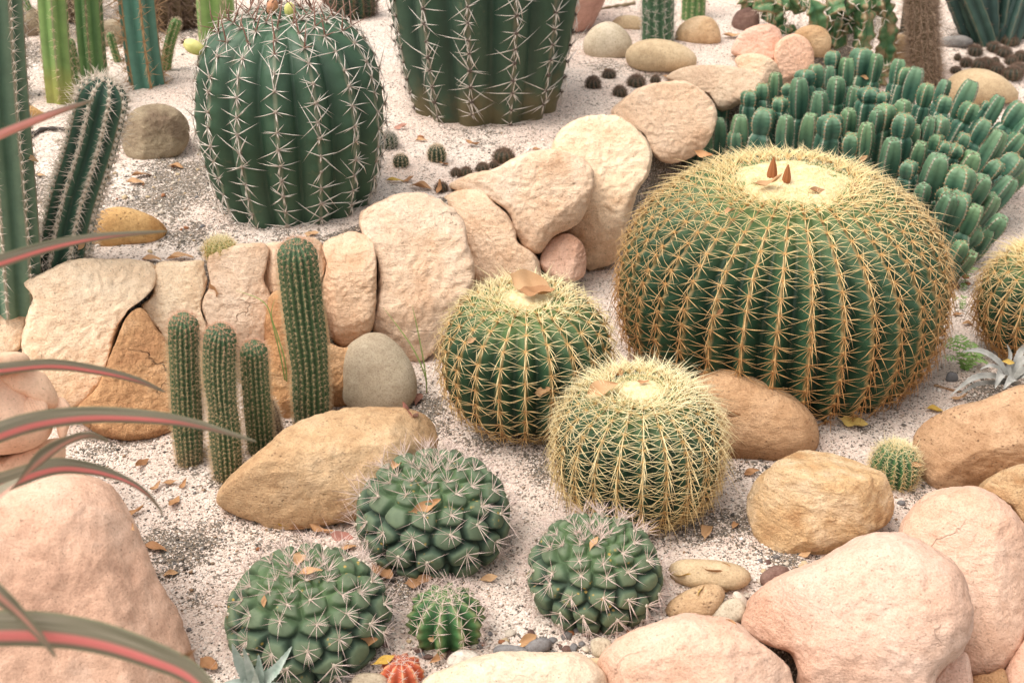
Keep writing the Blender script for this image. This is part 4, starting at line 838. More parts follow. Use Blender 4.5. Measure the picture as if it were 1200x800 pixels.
bl = [('dark star shaped seedling cactus on the sand below the right dark barrel', [(590,188,.026)]),
      ('brown seedling cactus in the row along the top of the wall', [(546,206,.016),(566,200,.017),(534,206,.013),(518,224,.016),(579,196,.012)]),
      ('brown seedling cactus on the sand between the grey stones and the wall', [(714,91,.020),(695,102,.022),(746,101,.026),(727,113,.020),(768,97,.014)]),
      ('brown seedling cactus on the far sand at the right edge', [(1142,64,.024),(1132,77,.020),(1146,81,.024),(1156,79,.022),(1168,86,.024),(1164,60,.024),(1176,65,.026),(1182,52,.028),(1185,75,.020),(1195,71,.022),(1186,92,.032),(1193,85,.026),(1120,85,.018),(1122,70,.012),(1166,74,.014)])]
proto = None; rr = random.Random(3)
for lab, items in bl:
    for (x, y, r) in items:
        if proto is None:
            proto = small_globe('seedling_cactus', x, y, .025, .85, 10, 'brownball_skin', 'darkspine', lab, .011, .0006, .009, 71, BR); o = proto
        else:
            o = copy_tree(proto); o.location = G(x, y); o['label'] = lab
        k = r / .025; o.scale = (k, k, k * rr.uniform(.75, 1.1)); o.rotation_euler = (rr.uniform(-.2, .2), rr.uniform(-.2, .2), rr.uniform(0, 6))

# ------------------------------------------------------------------ warty clumps
def warty(px, py, zc, R, c, rings, lab, seed, L):
    p = P(px, py, zc); gz = h1(p[0], p[1]); zc = zc - gz
    root = thing('warty_cactus', (p[0], p[1], gz), lab, 'cactus', 'warty ball cacti with pinkish star spines')
    rg = np.random.default_rng(seed)
    # wart centres in alternating rows
    Cn = []; rad = []
    for lat, n, k in rings:
        for j in range(n):
            a = (j + .5 * (len(rad) % 2 == 0) * 0 + rg.normal(0, .10)) / n * 2 * math.pi + k; la = R_(lat + rg.normal(0, 2.6))
            Cn.append((math.cos(la) * math.cos(a), math.cos(la) * math.sin(a), math.sin(la)))
            rad.append(2 * math.pi * math.cos(R_(lat)) / n)
    Cn = np.array(Cn); rad = np.array(rad) * .5 * rg.uniform(.9, 1.12, len(Cn)); rad = np.clip(rad, .10, .42)
    rows, cols = 120, 260
    la = np.radians(np.linspace(-62, 90, rows)); lo = np.linspace(0, 2 * math.pi, cols, endpoint=False)
    U = np.stack([np.cos(la)[:, None] * np.cos(lo)[None], np.cos(la)[:, None] * np.sin(lo)[None], np.repeat(np.sin(la)[:, None], cols, 1)], -1).reshape(-1, 3)
    d = np.arccos(np.clip(U @ Cn.T, -1, 1)) / rad[None]
    o = np.sort(d, axis=1); d1, d2 = o[:, 0], o[:, 1]; near = np.argmin(d, 1)
    b = np.sqrt(np.maximum(1 - (np.minimum(d1, 1.4) / 1.42) ** 2, 0)) * sstep(d2 - d1, -.04, .62) ** .7
    amp = .165 * (rad[near] / .26) ** .8
    f = .83 + amp * b
    dish = 1 - .10 * np.exp(-((1 - U[:, 2]) / .10))
    sq = np.array([R, R, c]); e = U * f[:, None] * dish[:, None]
    lump = np.array([noise.noise(Vector(v * 2.2) + Vector((seed, 0, 0))) for v in U]) * .035
    V = e * (1 + lump)[:, None] * sq + [0, 0, zc]
    link('body', fast_mesh('warty_body', V, grid_faces(rows, cols), attrs={'u': np.clip(1 - b, 0, 1), 'h': np.clip((U[:, 2] + .6) / 1.6, 0, 1)}), MAT['wart_skin'], root)
    # areoles sit on the upper shoulder of each wart
    up = np.array([0, 0, 1.0]) - Cn * Cn[:, 2:3]; up /= np.maximum(np.linalg.norm(up, axis=1, keepdims=True), 1e-6)
    keep = rg.uniform(0, 1, len(Cn)) > .08
    Ca = Cn + up * (rad * .28)[:, None]; Ca /= np.linalg.norm(Ca, axis=1, keepdims=True)
    ampc = .165 * (rad / .26) ** .8
    n = Ca / sq; n /= np.linalg.norm(n, axis=1, keepdims=True)
    pos = Ca * (.83 + ampc * .93)[:, None] * (1 - .10 * np.exp(-((1 - Ca[:, 2:3]) / .10))) * sq + [0, 0, zc]
    t = up - n * np.sum(up * n, 1, keepdims=True); t /= np.linalg.norm(t, axis=1, keepdims=True); bb = np.cross(t, n)
    A = (pos[keep], n[keep], t[keep], bb[keep], np.clip((Ca[keep, 2] + .6) / 1.6, 0, 1))
    k = (rad[keep] / .25)
    pat = [(a, .42, lf, 0, .12, 1) for a, lf in ((180, 1.1), (142, 1.0), (-142, 1.0), (106, 1.0), (-106, 1.0), (66, .9), (-66, .9), (28, .85), (-28, .85), (160, .8))] + [(120, 1.2, .7, 0, 0, 1), (0, 1.3, .8, 0, 0, 1)]
    link('spines', spines('warty_spines', A, pat, lambda h: L * np.clip(k, .6, 1.15), .00066, seed, .001, lambda h: .5 * h, .28, .24, .04), MAT['pinkish_spine'], root)
    link('areoles', blob_mesh('warty_areoles', A[0] + A[1] * .0005, .0048 * np.clip(k, .5, 1.2)), MAT['areole_pale'], root)
    return root
RG = lambda a: [(-44, 11, .2 + a), (-24, 13, a), (-3, 14, .22 + a), (17, 14, .02 + a), (36, 13, .27 + a), (52, 11, .1 + a), (65, 9, .5 + a), (76, 6, .2 + a), (85, 4, .1 + a)]
warty(508, 603, .062, .148, .120, RG(.0), 'warty ball cactus with a curled orange leaf on its front, below the tan boulder', 81, .050)
warty(361, 720, .050, .143, .110, RG(.35), 'yellow speckled warty ball cactus at the bottom left, behind the small agave', 82, .046)
warty(697, 672, .052, .124, .106, RG(.7), 'warty ball cactus nearest the pink front stones, its top covered in pink spines', 83, .042)

# ------------------------------------------------------------------ spurge clump
def spurge_clump():
    XC, YC, RX, RY, RZ = .97, 3.70, .50, .62, .36
    zoom = [(62,245,75),(85,172,60),(148,235,60),(182,145,60),(170,110,45),(228,118,55),(275,80,55),(235,212,75),(312,235,65),(290,170,55),(360,100,70),(380,70,60),(432,150,60),(420,50,55),(470,55,45),(475,235,75),(495,95,60),(480,2,60),(535,25,60),(590,-6,75),(640,12,45),(612,135,70),(640,215,55),(670,195,75),(605,262,60),(665,150,45),(698,320,70),(740,230,70),(735,180,60),(758,400,65),(722,30,45),(745,60,55),(785,62,60),(825,120,65),(890,105,50),(870,240,70),(835,240,50),(890,165,60),(985,110,75),(990,190,70),(1085,165,60),(1035,250,75),(1085,290,65),(1165,190,70),(865,380,85),(950,420,90),(1030,455,80),(1150,380,75),(905,520,75),(945,520,80),(1000,560,70),(890,500,55),(1095,600,60),(950,690,60),(985,730,50),(890,330,45),(810,480,50),(1165,300,60),(1205,240,60),(1045,185,50),(22,290,60),(-30,345,40),(-62,342,45),(130,290,60),(400,230,60),(550,300,60),(540,210,50),(860,300,55),(800,330,60),(930,340,65),(990,370,70),(1080,400,70),(1130,460,60),(960,300,55),(1060,520,60),(870,580,55),(1050,640,55),(1000,640,60),(560,130,50),(320,120,45),(780,270,60),(1190,340,55),(1180,420,60),(1210,330,55)]
    root = thing('spurge_clump', (XC, YC, h1(XC, YC)), 'big clump of blue green finger like spurge stems behind the largest golden barrel', 'succulent')
    o = np.array(root.location); rg = np.random.default_rng(5)
    for i, (zx, zy, w) in enumerate(zoom):
        px, py = 820 + zx / 3.076, 60 + zy / 3.076
        d = ray(px, py); ts = np.arange(2.6, 5.2, .01); q = CAM + d * ts[:, None]
        e = ((q[:, 0] - XC) / RX) ** 2 + ((q[:, 1] - YC) / RY) ** 2 + (q[:, 2] / RZ) ** 2
        j = np.argmax(e < 1) if (e < 1).any() else np.argmin(e)
        tip = q[j] + np.array([0, 0, 0]); 
        if i > 60: tip = tip + d * .06
        tip[2] = max(tip[2], .07)
        k = np.clip(.06 + .42 * (tip[0] - .80) / .6, .04, .44) + rg.normal(0, .05); ky = .16 + rg.normal(0, .08)
        base = np.array([tip[0] + (XC - tip[0]) * k, tip[1] + (YC - tip[1]) * ky, -.03 + .17 * sstep(np.array(tip[1]), 3.9, 5.3)])
        R = w / 3.076 * .5 * mpp(tip) * 1.28 * rg.uniform(.82, 1.16); dd = tip - base; L = np.linalg.norm(dd)
        if L < .16: base = tip - dd / L * .16; L = .16
        neck = L - R * rg.uniform(1.0, 2.4) if i % 2 else L - R * rg.uniform(2.6, 4.2)
        mid = (base + tip) / 2 + np.array([0, 0, -.05 * abs(dd[0]) / L - .004])
        ax = Axis([base - o, mid - o, tip - o]); LL = ax.len; neck = neck * LL / L
        nk = rg.uniform(.62, .86); n = 4 if i % 3 else 5; ph = rg.uniform(0, 1.5)
        pr = catmull([(R * .62, 0), (R * .9, LL * .25), (R, neck * .7), (R * .95, neck - R * .4), (R * nk, neck), (R * nk * .92, neck + .004)], 9)
        V, q4, at, A = ribbed(pr, n, .30, 1.05, 10, ax, ph, .0125, .2, .97, .02, 0, .1, 200 + i)
        at['h'] = at['h'] * .45
        st = link('stem', fast_mesh('spurge_stem', V, q4, attrs=at), MAT['spurge_skin'], root)
        pr2 = catmull([(R * nk * .8, neck - .004), (R * max(.8, nk), neck + (LL - neck) * .16), (R * .93, neck + (LL - neck) * .5), (R * .86, neck + (LL - neck) * .80), (R * .62, LL - R * .04), (R * .3, LL + R * .02), (.0006, LL - R * .05)], 6)
        V, q4, at, A2 = ribbed(pr2, n, .27, 1.05, 10, ax, ph + .05, .0115, .08, .98, .03, 0, .1, 300 + i)
        at['h'] = .45 + at['h'] * .5
        tp = link('new_growth', fast_mesh('spurge_tip', V, q4, attrs=at), MAT['spurge_skin'], st)
        link('thorns', spines('thorns', A, [(90, .5, 1, 0, 0, 1), (-90, .5, 1, 0, 0, 1)], .006, .0007, i), MAT['white_hair'], st)
        link('thorns', spines('thorns', A2, [(90, .5, 1, 0, 0, 1), (-90, .5, 1, 0, 0, 1), (0, 1.0, .7, 0, 0, 1.2)], .0055, .0009, i), MAT['orange_spine'] if i % 2 else MAT['darkspine'], st)
spurge_clump()
# ------------------------------------------------------------------ striped strap leaves from a plant just left of the frame
def ribbon(pts3, wid, side, seed=0, nw=9, fold=.18):
    c = catmull(pts3, 14); n = len(c); w = np.interp(np.linspace(0, 1, n), np.linspace(0, 1, len(wid)), wid)
    t = np.gradient(c, axis=0); t /= np.linalg.norm(t, axis=1, keepdims=True)
    sd = np.asarray(side, float); sd = np.repeat(sd[None], n, 0) if sd.ndim == 1 else catmull(sd, 14)
    sd = sd - t * np.sum(sd * t, 1, keepdims=True); sd /= np.linalg.norm(sd, axis=1, keepdims=True); nr = np.cross(t, sd)
    u = np.linspace(-1, 1, nw)
    V = c[:, None] + sd[:, None] * (u[None, :, None] * w[:, None, None] * .5) + nr[:, None] * ((1 - np.abs(u))[None, :, None] * w[:, None, None] * fold)
    l = np.repeat(np.linspace(0, 1, n)[:, None], nw, 1)
    return V.reshape(-1, 3), grid_faces(n, nw, False), {'w': np.tile(u, n), 'l': l.ravel()}
croot = PD(-300, 620, 1.62)
cg = h1(croot[0], croot[1])
strap = thing('striped_plant', (croot[0], croot[1], cg), 'dark strap leaved plant with pink striped leaves reaching in from the left edge', 'plant')
o = np.array(strap.location)
tr = catmull([(.03, 0), (.026, .25 * (croot[2] - cg)), (.024, .8 * (croot[2] - cg)), (.018, croot[2] - cg), (.0005, croot[2] - cg + .02)], 8)
V, q, at, A = ribbed(tr, 8, .05, 1, 6, None, 0, .05, .1, .9)
link('stem', fast_mesh('strap_stem', V, q, attrs=at), MAT['fur_skin'], strap)
leaves = [
 ('strap_red', 1.45, 1.75, [(-160,330,16),(-60,190,16),(0,158,14),(60,134,10),(110,117,3)], 'thin reddish leaf'),
 ('strap', 1.45, 1.70, [(-160,400,24),(-60,325,20),(0,306,19),(60,288,16),(120,277,10),(195,271,2)], None),
 ('strap', 1.50, 1.75, [(-160,470,20),(-60,437,17),(0,432,16),(60,427,15),(115,434,12),(160,445,8),(193,459,2)], None),
 ('strap', 1.40, 1.62, [(-160,590,34),(-60,532,32),(0,506,30),(50,492,27),(110,486,23),(180,489,18),(235,498,12),(300,517,2)], 'broad leaf with a pink lower half'),
 ('strap_dull', 1.42, 1.66, [(-140,660,36),(-50,612,42),(0,574,42),(45,538,34),(78,517,18),(105,510,10),(126,516,3)], 'twisted dull green leaf with a red middle'),
 ('strap', 1.48, 1.72, [(-150,620,34),(-60,585,30),(0,566,30),(60,547,24),(105,549,17),(145,561,9),(172,578,6),(191,601,2)], None),
 ('strap', 1.25, 1.40, [(-200,740,46),(-80,740,50),(0,736,52),(60,738,50),(120,748,45),(180,768,38),(225,790,30),(262,830,16),(280,870,3)], 'widest leaf with two pink stripes'),
 ('strap_dull', 1.22, 1.30, [(-130,600,30),(-60,650,32),(-10,690,28),(20,716,18),(45,743,11),(66,770,2)], None),
]
for i, (m, d0, d1, pts, lab) in enumerate(leaves):
    k = np.linspace(0, 1, len(pts)); p3 = [PD(x, y, d0 + (d1 - d0) * a) - o for (x, y, w), a in zip(pts, k)]
    wd = [w * (d0 + (d1 - d0) * a) / FP * .95 for (x, y, w), a in zip(pts, k)]
    p3 = [croot - o] + p3; wd = [wd[0] * .6] + wd
    side = UP * .9 - FW * .35 + RT * .1
    if i == 4: side = np.array([UP * .3 + RT * .9 - FW * .2] * 4 + [UP * .8 + RT * .4 - FW * .3] * 4)
    if i == 7: side = UP * .6 + RT * .7 - FW * .2
    V, q, at = ribbon(p3, wd, side, i)
    lf = link('leaf', fast_mesh('strap_leaf', V, q, attrs=at), MAT[m], strap)
    if lab: lf['label'] = lab
for i in range(7):  # the rest of the rosette, outside the frame
    a = 2.0 + i * .62; r = .34 + .1 * (i % 3); c0 = croot - o
    p3 = [c0, c0 + [math.cos(a) * r * .5, math.sin(a) * r * .5, .16 - .03 * (i % 2)], c0 + [math.cos(a) * r, math.sin(a) * r, .08 - .05 * (i % 3)]]
    V, q, at = ribbon(p3, [.018, .03, .004], [-math.sin(a), math.cos(a), .1], i)
    link('leaf', fast_mesh('strap_leaf', V, q, attrs=at), MAT['strap_dull'], strap)

# ------------------------------------------------------------------ carved clay head (left edge)
hp = PY(-5, 482, 2.16); hg = h1(hp[0], hp[1])
head = thing('clay_sculpture', (hp[0], hp[1], hg), 'carved pale clay head with an ear and sideburns, half cut off by the left edge', 'sculpture')
def hpiece(nm, out, dy, th, seed, **kw):
    c = np.mean(np.array(out, float), 0); o_, loc, q = rock_shape(out, PY(c[0], c[1], 2.16 + dy), th, seed, lump=kw.pop('lump', .02), grain=kw.pop('grain', .15), p=kw.pop('p', .8), res=(40, 120))
    return link(nm, fast_mesh(nm, loc, q), MAT['clay'], head, loc=Vector(o_) - head.location)
hpiece('face', [(-95,440),(-60,424),(0,428),(30,440),(48,458),(58,478),(63,496),(58,511),(46,521),(28,529),(0,533),(-50,535),(-95,520),(-110,480)], 0, .095, 301)
hpiece('cap_brim', [(-100,424),(-40,414),(0,413),(22,412),(33,417),(35,424),(24,430),(0,436),(-60,444),(-100,440)], -.01, .10, 302, p=.6)
hpiece('hair', [(-10,440),(10,435),(34,433),(51,437),(61,450),(68,464),(68,475),(58,479),(44,473),(24,464),(4,452)], .012, .055, 303, lump=.03)
hpiece('ear', [(64,470),(70,465),(77,468),(83,478),(83,492),(79,506),(75,518),(69,512),(66,500),(62,486)], .0, .022, 305, p=.7)
hpiece('neck', [(-90,525),(0,531),(40,525),(58,508),(66,503),(73,514),(77,526),(75,540),(60,548),(30,560),(0,600),(-60,610),(-100,580)], .02, .085, 306)
so, sl, sq = rock_shape([(24,482),(27,470),(36,463),(48,464),(55,472),(56,480),(50,489),(38,494),(27,491)], PY(42, 478, 2.16 - .036), .011, 311, lump=.02, grain=.1, p=.8, res=(50, 140))
sl[:, 1] -= .0016 * np.abs(np.sin((sl[:, 0] * .9 + sl[:, 2] * .45) * 800)); link('sideburn', fast_mesh('sideburn', sl, sq), MAT['clay'], head, loc=Vector(so) - head.location)

# ------------------------------------------------------------------ pot, post, stick
pg = G(668, 44)
pot = thing('clay_pot', pg + np.array([0, .12, 0]), 'smooth round pink clay pot half hidden behind the right dark barrel', 'pot')
pr = catmull([(.001, 0), (.07, .0), (.10, .05), (.135, .14), (.14, .22), (.12, .30), (.085, .345), (.09, .37), (.078, .372), (.07, .34), (.10, .29), (.001, .05)], 8)
V, q, at, A = ribbed(pr, 24, 0, 1, 3, None, 0, .1, .4, .5)
link('body', fast_mesh('pot_body', V, q, attrs=at), MAT['pot'], pot)
g = G(1054, 72); R = 4.5 * mpp(g)
pr = np.array([(R, -.05), (R, .3), (R, .7), (R * .98, .9), (R * .9, .905), (.0005, .906)])
V, q, at, A = ribbed(pr, 12, 0, 1, 2, None, 0, .1, .4, .5)
tag(link('post', fast_mesh('post', V, q, attrs=at), MAT['post'], loc=g), 'thin dark upright post beside the furry brown column', 'post')
def twig(pts, r0, lab, mat='dirt'):
    P3 = [G(x, y) + np.array([0, 0, r0 * .8]) for x, y in pts]; o_ = P3[0]; ax = Axis([p_ - o_ for p_ in P3])
    n = 40; z = np.linspace(0, ax.len, n); r = r0 * (1 - .5 * z / ax.len) * (1 + .25 * np.sin(z * 190)); r[0] = r[-1] = .0004
    V, q, at, A = ribbed(np.stack([r, z], -1), 6, .1, 1, 2, ax, 0, .1, .3, .4)
    tag(link('twig', fast_mesh('twig', V, q, attrs=at), MAT[mat], loc=o_), lab, 'twig')
twig([(28,168),(42,158),(58,153),(88,155)], .0075, 'black knobbly twig on the sand left of the white ribbed cactus')
twig([(745,5),(715,10),(690,14)], .006, 'grey stick on the far sand right of the pink pot', 'olive')
twig([(1094,452),(1112,457),(1128,461)], .003, 'short brown twig on the sand left of the silver rosette', 'brown')

# ------------------------------------------------------------------ leafy rosettes
def blade(pts, wid, side, nw=7, fold=.25, teeth=0.0, seed=0, thick=0.0):
    V, q, at = ribbon(pts, wid, side, seed, nw, fold)
    if teeth:
        V = V.reshape(-1, nw, 3); n = len(V); w = np.linalg.norm(V[:, -1] - V[:, 0], axis=1)
        k = (np.arange(n) % 3 == 0) * teeth
        V[:, 0] += (V[:, 0] - V[:, nw // 2]) * k[:, None]; V[:, -1] += (V[:, -1] - V[:, nw // 2]) * k[:, None]; V = V.reshape(-1, 3)
    return V, q
def rosette(nm, px, py, lab, specs, mat, cat='succulent', teeth=.12, zc=.02):
    g = G(px, py); root = thing(nm, g, lab, cat); o_ = np.array(g)
    for i, (pts, wpx, dy) in enumerate(specs):
        c0 = np.array([0, 0, zc]); p3 = [c0]
        for k, (x, y) in enumerate(pts):
            p_ = PY(x, y, g[1] + dy * (k + 1) / len(pts)) - o_; p3.append(p_)
        w = wpx * mpp(g); n = len(p3)
        wid = [w * .9] + [w * (1 - .25 * k) for k in range(n - 2)] + [w * .04]
        dirv = p3[-1] - p3[0]; side = np.cross(dirv, [0, -.6, 1.0]) 
        V, q = blade(p3, wid, side, 7, .22, teeth, i)
        link('leaf', fast_mesh(nm + '_leaf', V, q), MAT[mat], root)
rosette('silver_rosette', 1183, 458, 'silver grey toothed rosette behind the orange brown boulder on the right',
        [([(1172,425),(1150,411),(1126,412)], 9, .0), ([(1165,440),(1140,443),(1113,464)], 9, -.10), ([(1168,448),(1145,450),(1122,464)], 7, -.08), ([(1182,430),(1184,415),(1180,403)], 6, .03), ([(1190,430),(1196,412),(1204,400)], 10, .05),
         ([(1176,436),(1172,440),(1166,455)], 12, -.11), ([(1195,436),(1212,430),(1228,440)], 10, -.03), ([(1192,444),(1185,444),(1176,456)], 12, -.12), ([(1172,432),(1160,428),(1148,433)], 6, -.04), ([(1200,440),(1218,446),(1230,460)], 9, -.08), ([(1196,425),(1215,412),(1230,412)], 8, .05)], 'silver')
rosette('small_agave', 302, 838, 'small pale toothed agave at the bottom edge in front of the speckled warty cactus',
        [([(290,795),(280,775),(272,754)], 15, -.02), ([(296,795),(291,778),(285,758)], 12, -.03), ([(310,798),(325,782),(342,757)], 15, -.02), ([(302,798),(304,785),(303,766)], 14, -.01), ([(296,808),(280,800),(262,800)], 14, -.02), ([(312,808),(330,806),(350,812)], 14, -.02), ([(300,803),(301,797),(298,784)], 16, -.06)], 'agave', teeth=.15)
def fern(px, py, lab, fr, s_=1.0):
    g = G(px, py); root = thing('fern', g, lab, 'fern'); o_ = np.array(g)
    for (x, y, dy) in fr:
        tip = PY(x, y, g[1] + dy) - o_; mid = tip * .5 + np.array([0, 0, .02])
        c = catmull([np.zeros(3), mid, tip], 13); n = len(c); V = []; Q = []
        for i in range(2, n - 1, 3):
            t = c[i + 1] - c[i - 1]; t /= np.linalg.norm(t); sd = np.cross(t, [0, 0, 1.0]); sd /= np.linalg.norm(sd) + 1e-9
            ln = .024 * s_ * math.sin(math.pi * min(1, i / n * .85 + .12)); w = .003 * s_
            for sg in (-1, 1):
                d = sd * sg * .9 + t * .45 + np.array([0, 0, -.15]); b = c[i]
                k = len(V); V += [b - t * w * .4, b + t * w * .4, b + d * ln * .55 + t * w, b + d * ln, b + d * ln * .55 - t * w]
                Q.append([k, k + 1, k + 2, k + 4]); Q.append([k + 4, k + 2, k + 3, k + 3])
        k = len(V)
        for i in range(n): V += [c[i] + [0, .0012, 0], c[i] - [0, .0012, 0]]
        for i in range(n - 1): Q.append([k + 2 * i, k + 2 * i + 1, k + 2 * i + 3, k + 2 * i + 2])
        qd = [f for f in Q if f[2] != f[3]]; tr = [f[:3] for f in Q if f[2] == f[3]]
        link('frond', fast_mesh('frond', V, qd, tr), MAT['fern'], root)
fern(1130, 434, 'bright green little fern between the largest barrel and the silver rosette', [(1104,402,.0), (1112,396,.03), (1124,392,.05), (1138,400,.05), (1150,414,.02), (1158,424,0), (1108,420,-.03), (1136,418,-.03)], 1.0)
fern(1128, 335, 'tiny green sprout at the right foot of the spurge clump', [(1120,330,0), (1132,318,.02), (1146,314,.02), (1128,345,-.03)], .55)
fern(1126, 362, 'tiny green sprout beside the right flank of the largest barrel', [(1118,352,0), (1130,350,.02), (1128,362,-.02)], .45)
def grass(pts_list, px, py, lab):
    g = G(px, py); root = thing('grass_tuft', g, lab, 'grass'); o_ = np.array(g)
    for pts in pts_list:
        p3 = [np.zeros(3)] + [PY(x, y, g[1] + .012 * k) - o_ for k, (x, y) in enumerate(pts)]
        V, q, at = ribbon(p3, [.003, .003, .0028, .0022, .0004], [1, .3, .1], 0, 3, .2)
        link('blade', fast_mesh('grass_blade', V, q), MAT['grass'], root)
grass([[(333,440),(322,390),(310,355),(276,340)], [(335,430),(326,395),(318,370),(322,350)], [(336,462),(334,450),(328,452),(316,445)]], 336, 484, 'thin green grass blades growing by the wall beside the tallest woolly cactus')
grass([[(498,440),(485,410),(468,385),(449,360)], [(499,440),(494,410),(488,380),(483,357)]], 500, 460, 'two thin green grass blades right of the egg shaped grey stone')

# ------------------------------------------------------------------ wavy spurge with pale thorns (top)
g = G(975, 62); wv = thing('wavy_spurge', g, 'green wavy winged spurge with pale forked thorns at the top, above the spurge clump', 'succulent'); o_ = np.array(g)
segs = [((978,58),(982,25),(985,-15),30),((1036,84),(1038,50),(1040,12),26),((1005,62),(1012,30),(1010,-10),28),((935,58),(922,44),(914,30),24),((918,32),(905,22),(895,8),30),((925,8),(905,4),(882,10),26),((940,46),(930,42),(920,30),18),((1040,20),(1030,0),(1028,-30),32),((955,60),(958,30),(950,0),26),((990,40),(1000,15),(1010,-5),26),((888,2),(878,5),(872,-10),22),((1022,100),(1030,90),(1036,74),22),((945,12),(930,2),(920,-20),26),((960,50),(948,40),(934,44),18),((970,20),(985,8),(1004,10),24)]
for i, (a, b, c, w) in enumerate(segs):
    dy = .05 * math.sin(i * 2.1); ax = Axis([PY(x, y, g[1] + dy) - o_ for x, y in (a, b, c)]); R = w * .5 * mpp(g)
    n = 60; z = np.linspace(0, ax.len, n); env = np.sqrt(np.clip(np.minimum(z / (R * .6), (ax.len - z) / (R * .9)), 0.02, 1))
    V, q, at, A = ribbed(np.stack([R * env * (1 + .16 * np.sin(z / ax.len * (6 + i % 3) * 3.1)), z], -1), 3, .72, .75, 10, ax, i * .9, R * .9, .08, .95, .10, 1.2)
    at['u'] = 1 - at['u']
    sg = link('stem', fast_mesh('wavy_stem', V, q, attrs=at), MAT['wavy'], wv)
    link('thorns', spines('wavy_thorns', A, [(70, 1.0, 1, .2, .2, 1), (-70, 1.0, 1, .2, .2, 1)], .026, .0016, i, 0, 0, .2, .3), MAT['white_hair'], sg)
lf_bits = [(955,28),(935,8),(968,42),(945,22),(915,14)]

# ------------------------------------------------------------------ fallen dry leaves, pebbles: laid on whatever surface stands there
bpy.context.view_layer.update()
dg = bpy.context.evaluated_depsgraph_get()
def hit(px, py):
    d = ray(px, py); ok, loc, nrm, idx, ob, mx = scn.ray_cast(dg, Vector(CAM), Vector(d / np.linalg.norm(d)))
    return (np.array(loc), np.array(nrm)) if ok else (G(px, py), np.array([0, 0, 1.0]))
def leaf_mesh(seed, wid=.42):
    rg = random.Random(seed); n, m = 15, 7; V = []; curl = rg.uniform(.8, 2.6) * rg.choice((-1, 1)); cup = rg.uniform(.15, .7); tw = rg.uniform(-.7, .7); bent = rg.uniform(-.2, .25)
    for i in range(n):
        s_ = i / (n - 1); w = wid * (math.sin(math.pi * min(1, max(0, (s_ - .12) / .88)) ** .8) ** .8 if s_ > .12 else .0) * .5 + .012
        for j in range(m):
            u = j / (m - 1) * 2 - 1; x = s_ - .5; a = tw * x
            y = u * w * (1 + .10 * math.sin(9 * s_ + seed)); zz = cup * w * u * u + .12 * math.sin(8 * s_ + 2.5 * u + seed) * w * 2
            y, zz = y * math.cos(a) - zz * math.sin(a), y * math.sin(a) + zz * math.cos(a)
            V.append((x, y + bent * x * x, zz + curl * x * x * .35))
    return fast_mesh('dry_leaf', V, grid_faces(n, m, False))
LM = {}
for mk in ('dry', 'dry_orange', 'dry_yellow', 'dry_pink'):
    LM[mk] = [leaf_mesh(k * 5 + 3, .30 + .07 * (k % 4)) for k in range(6)]
    for me in LM[mk]: me.materials.append(MAT[mk])
lr = random.Random(11)
LG = 'fallen dry leaves'
def leaf(px, py, lpx, mat, lab, ang=None, tilt=.22):
    p, n = hit(px, py); n = n + np.array([0, 0, .9]); n /= np.linalg.norm(n)
    o = bpy.data.objects.new('dry_leaf', lr.choice(LM[mat])); COL.objects.link(o)
    L = lpx * mpp(p) * 1.35; o.scale = (L, L, L); o.location = p + n * L * .15
    z = Vector(n); yaw = lr.uniform(0, 6.28) if ang is None else R_(ang)
    x = Vector((math.cos(yaw), math.sin(yaw), 0)); x = (x - z * x.dot(z)).normalized(); y = z.cross(x)
    o.rotation_euler = (Matrix((x, y, z)).transposed() @ Matrix.Rotation(lr.uniform(-tilt, tilt), 3, 'X') @ Matrix.Rotation(lr.uniform(-tilt, tilt), 3, 'Y')).to_euler()
    tag(o, lab, 'leaf', LG)
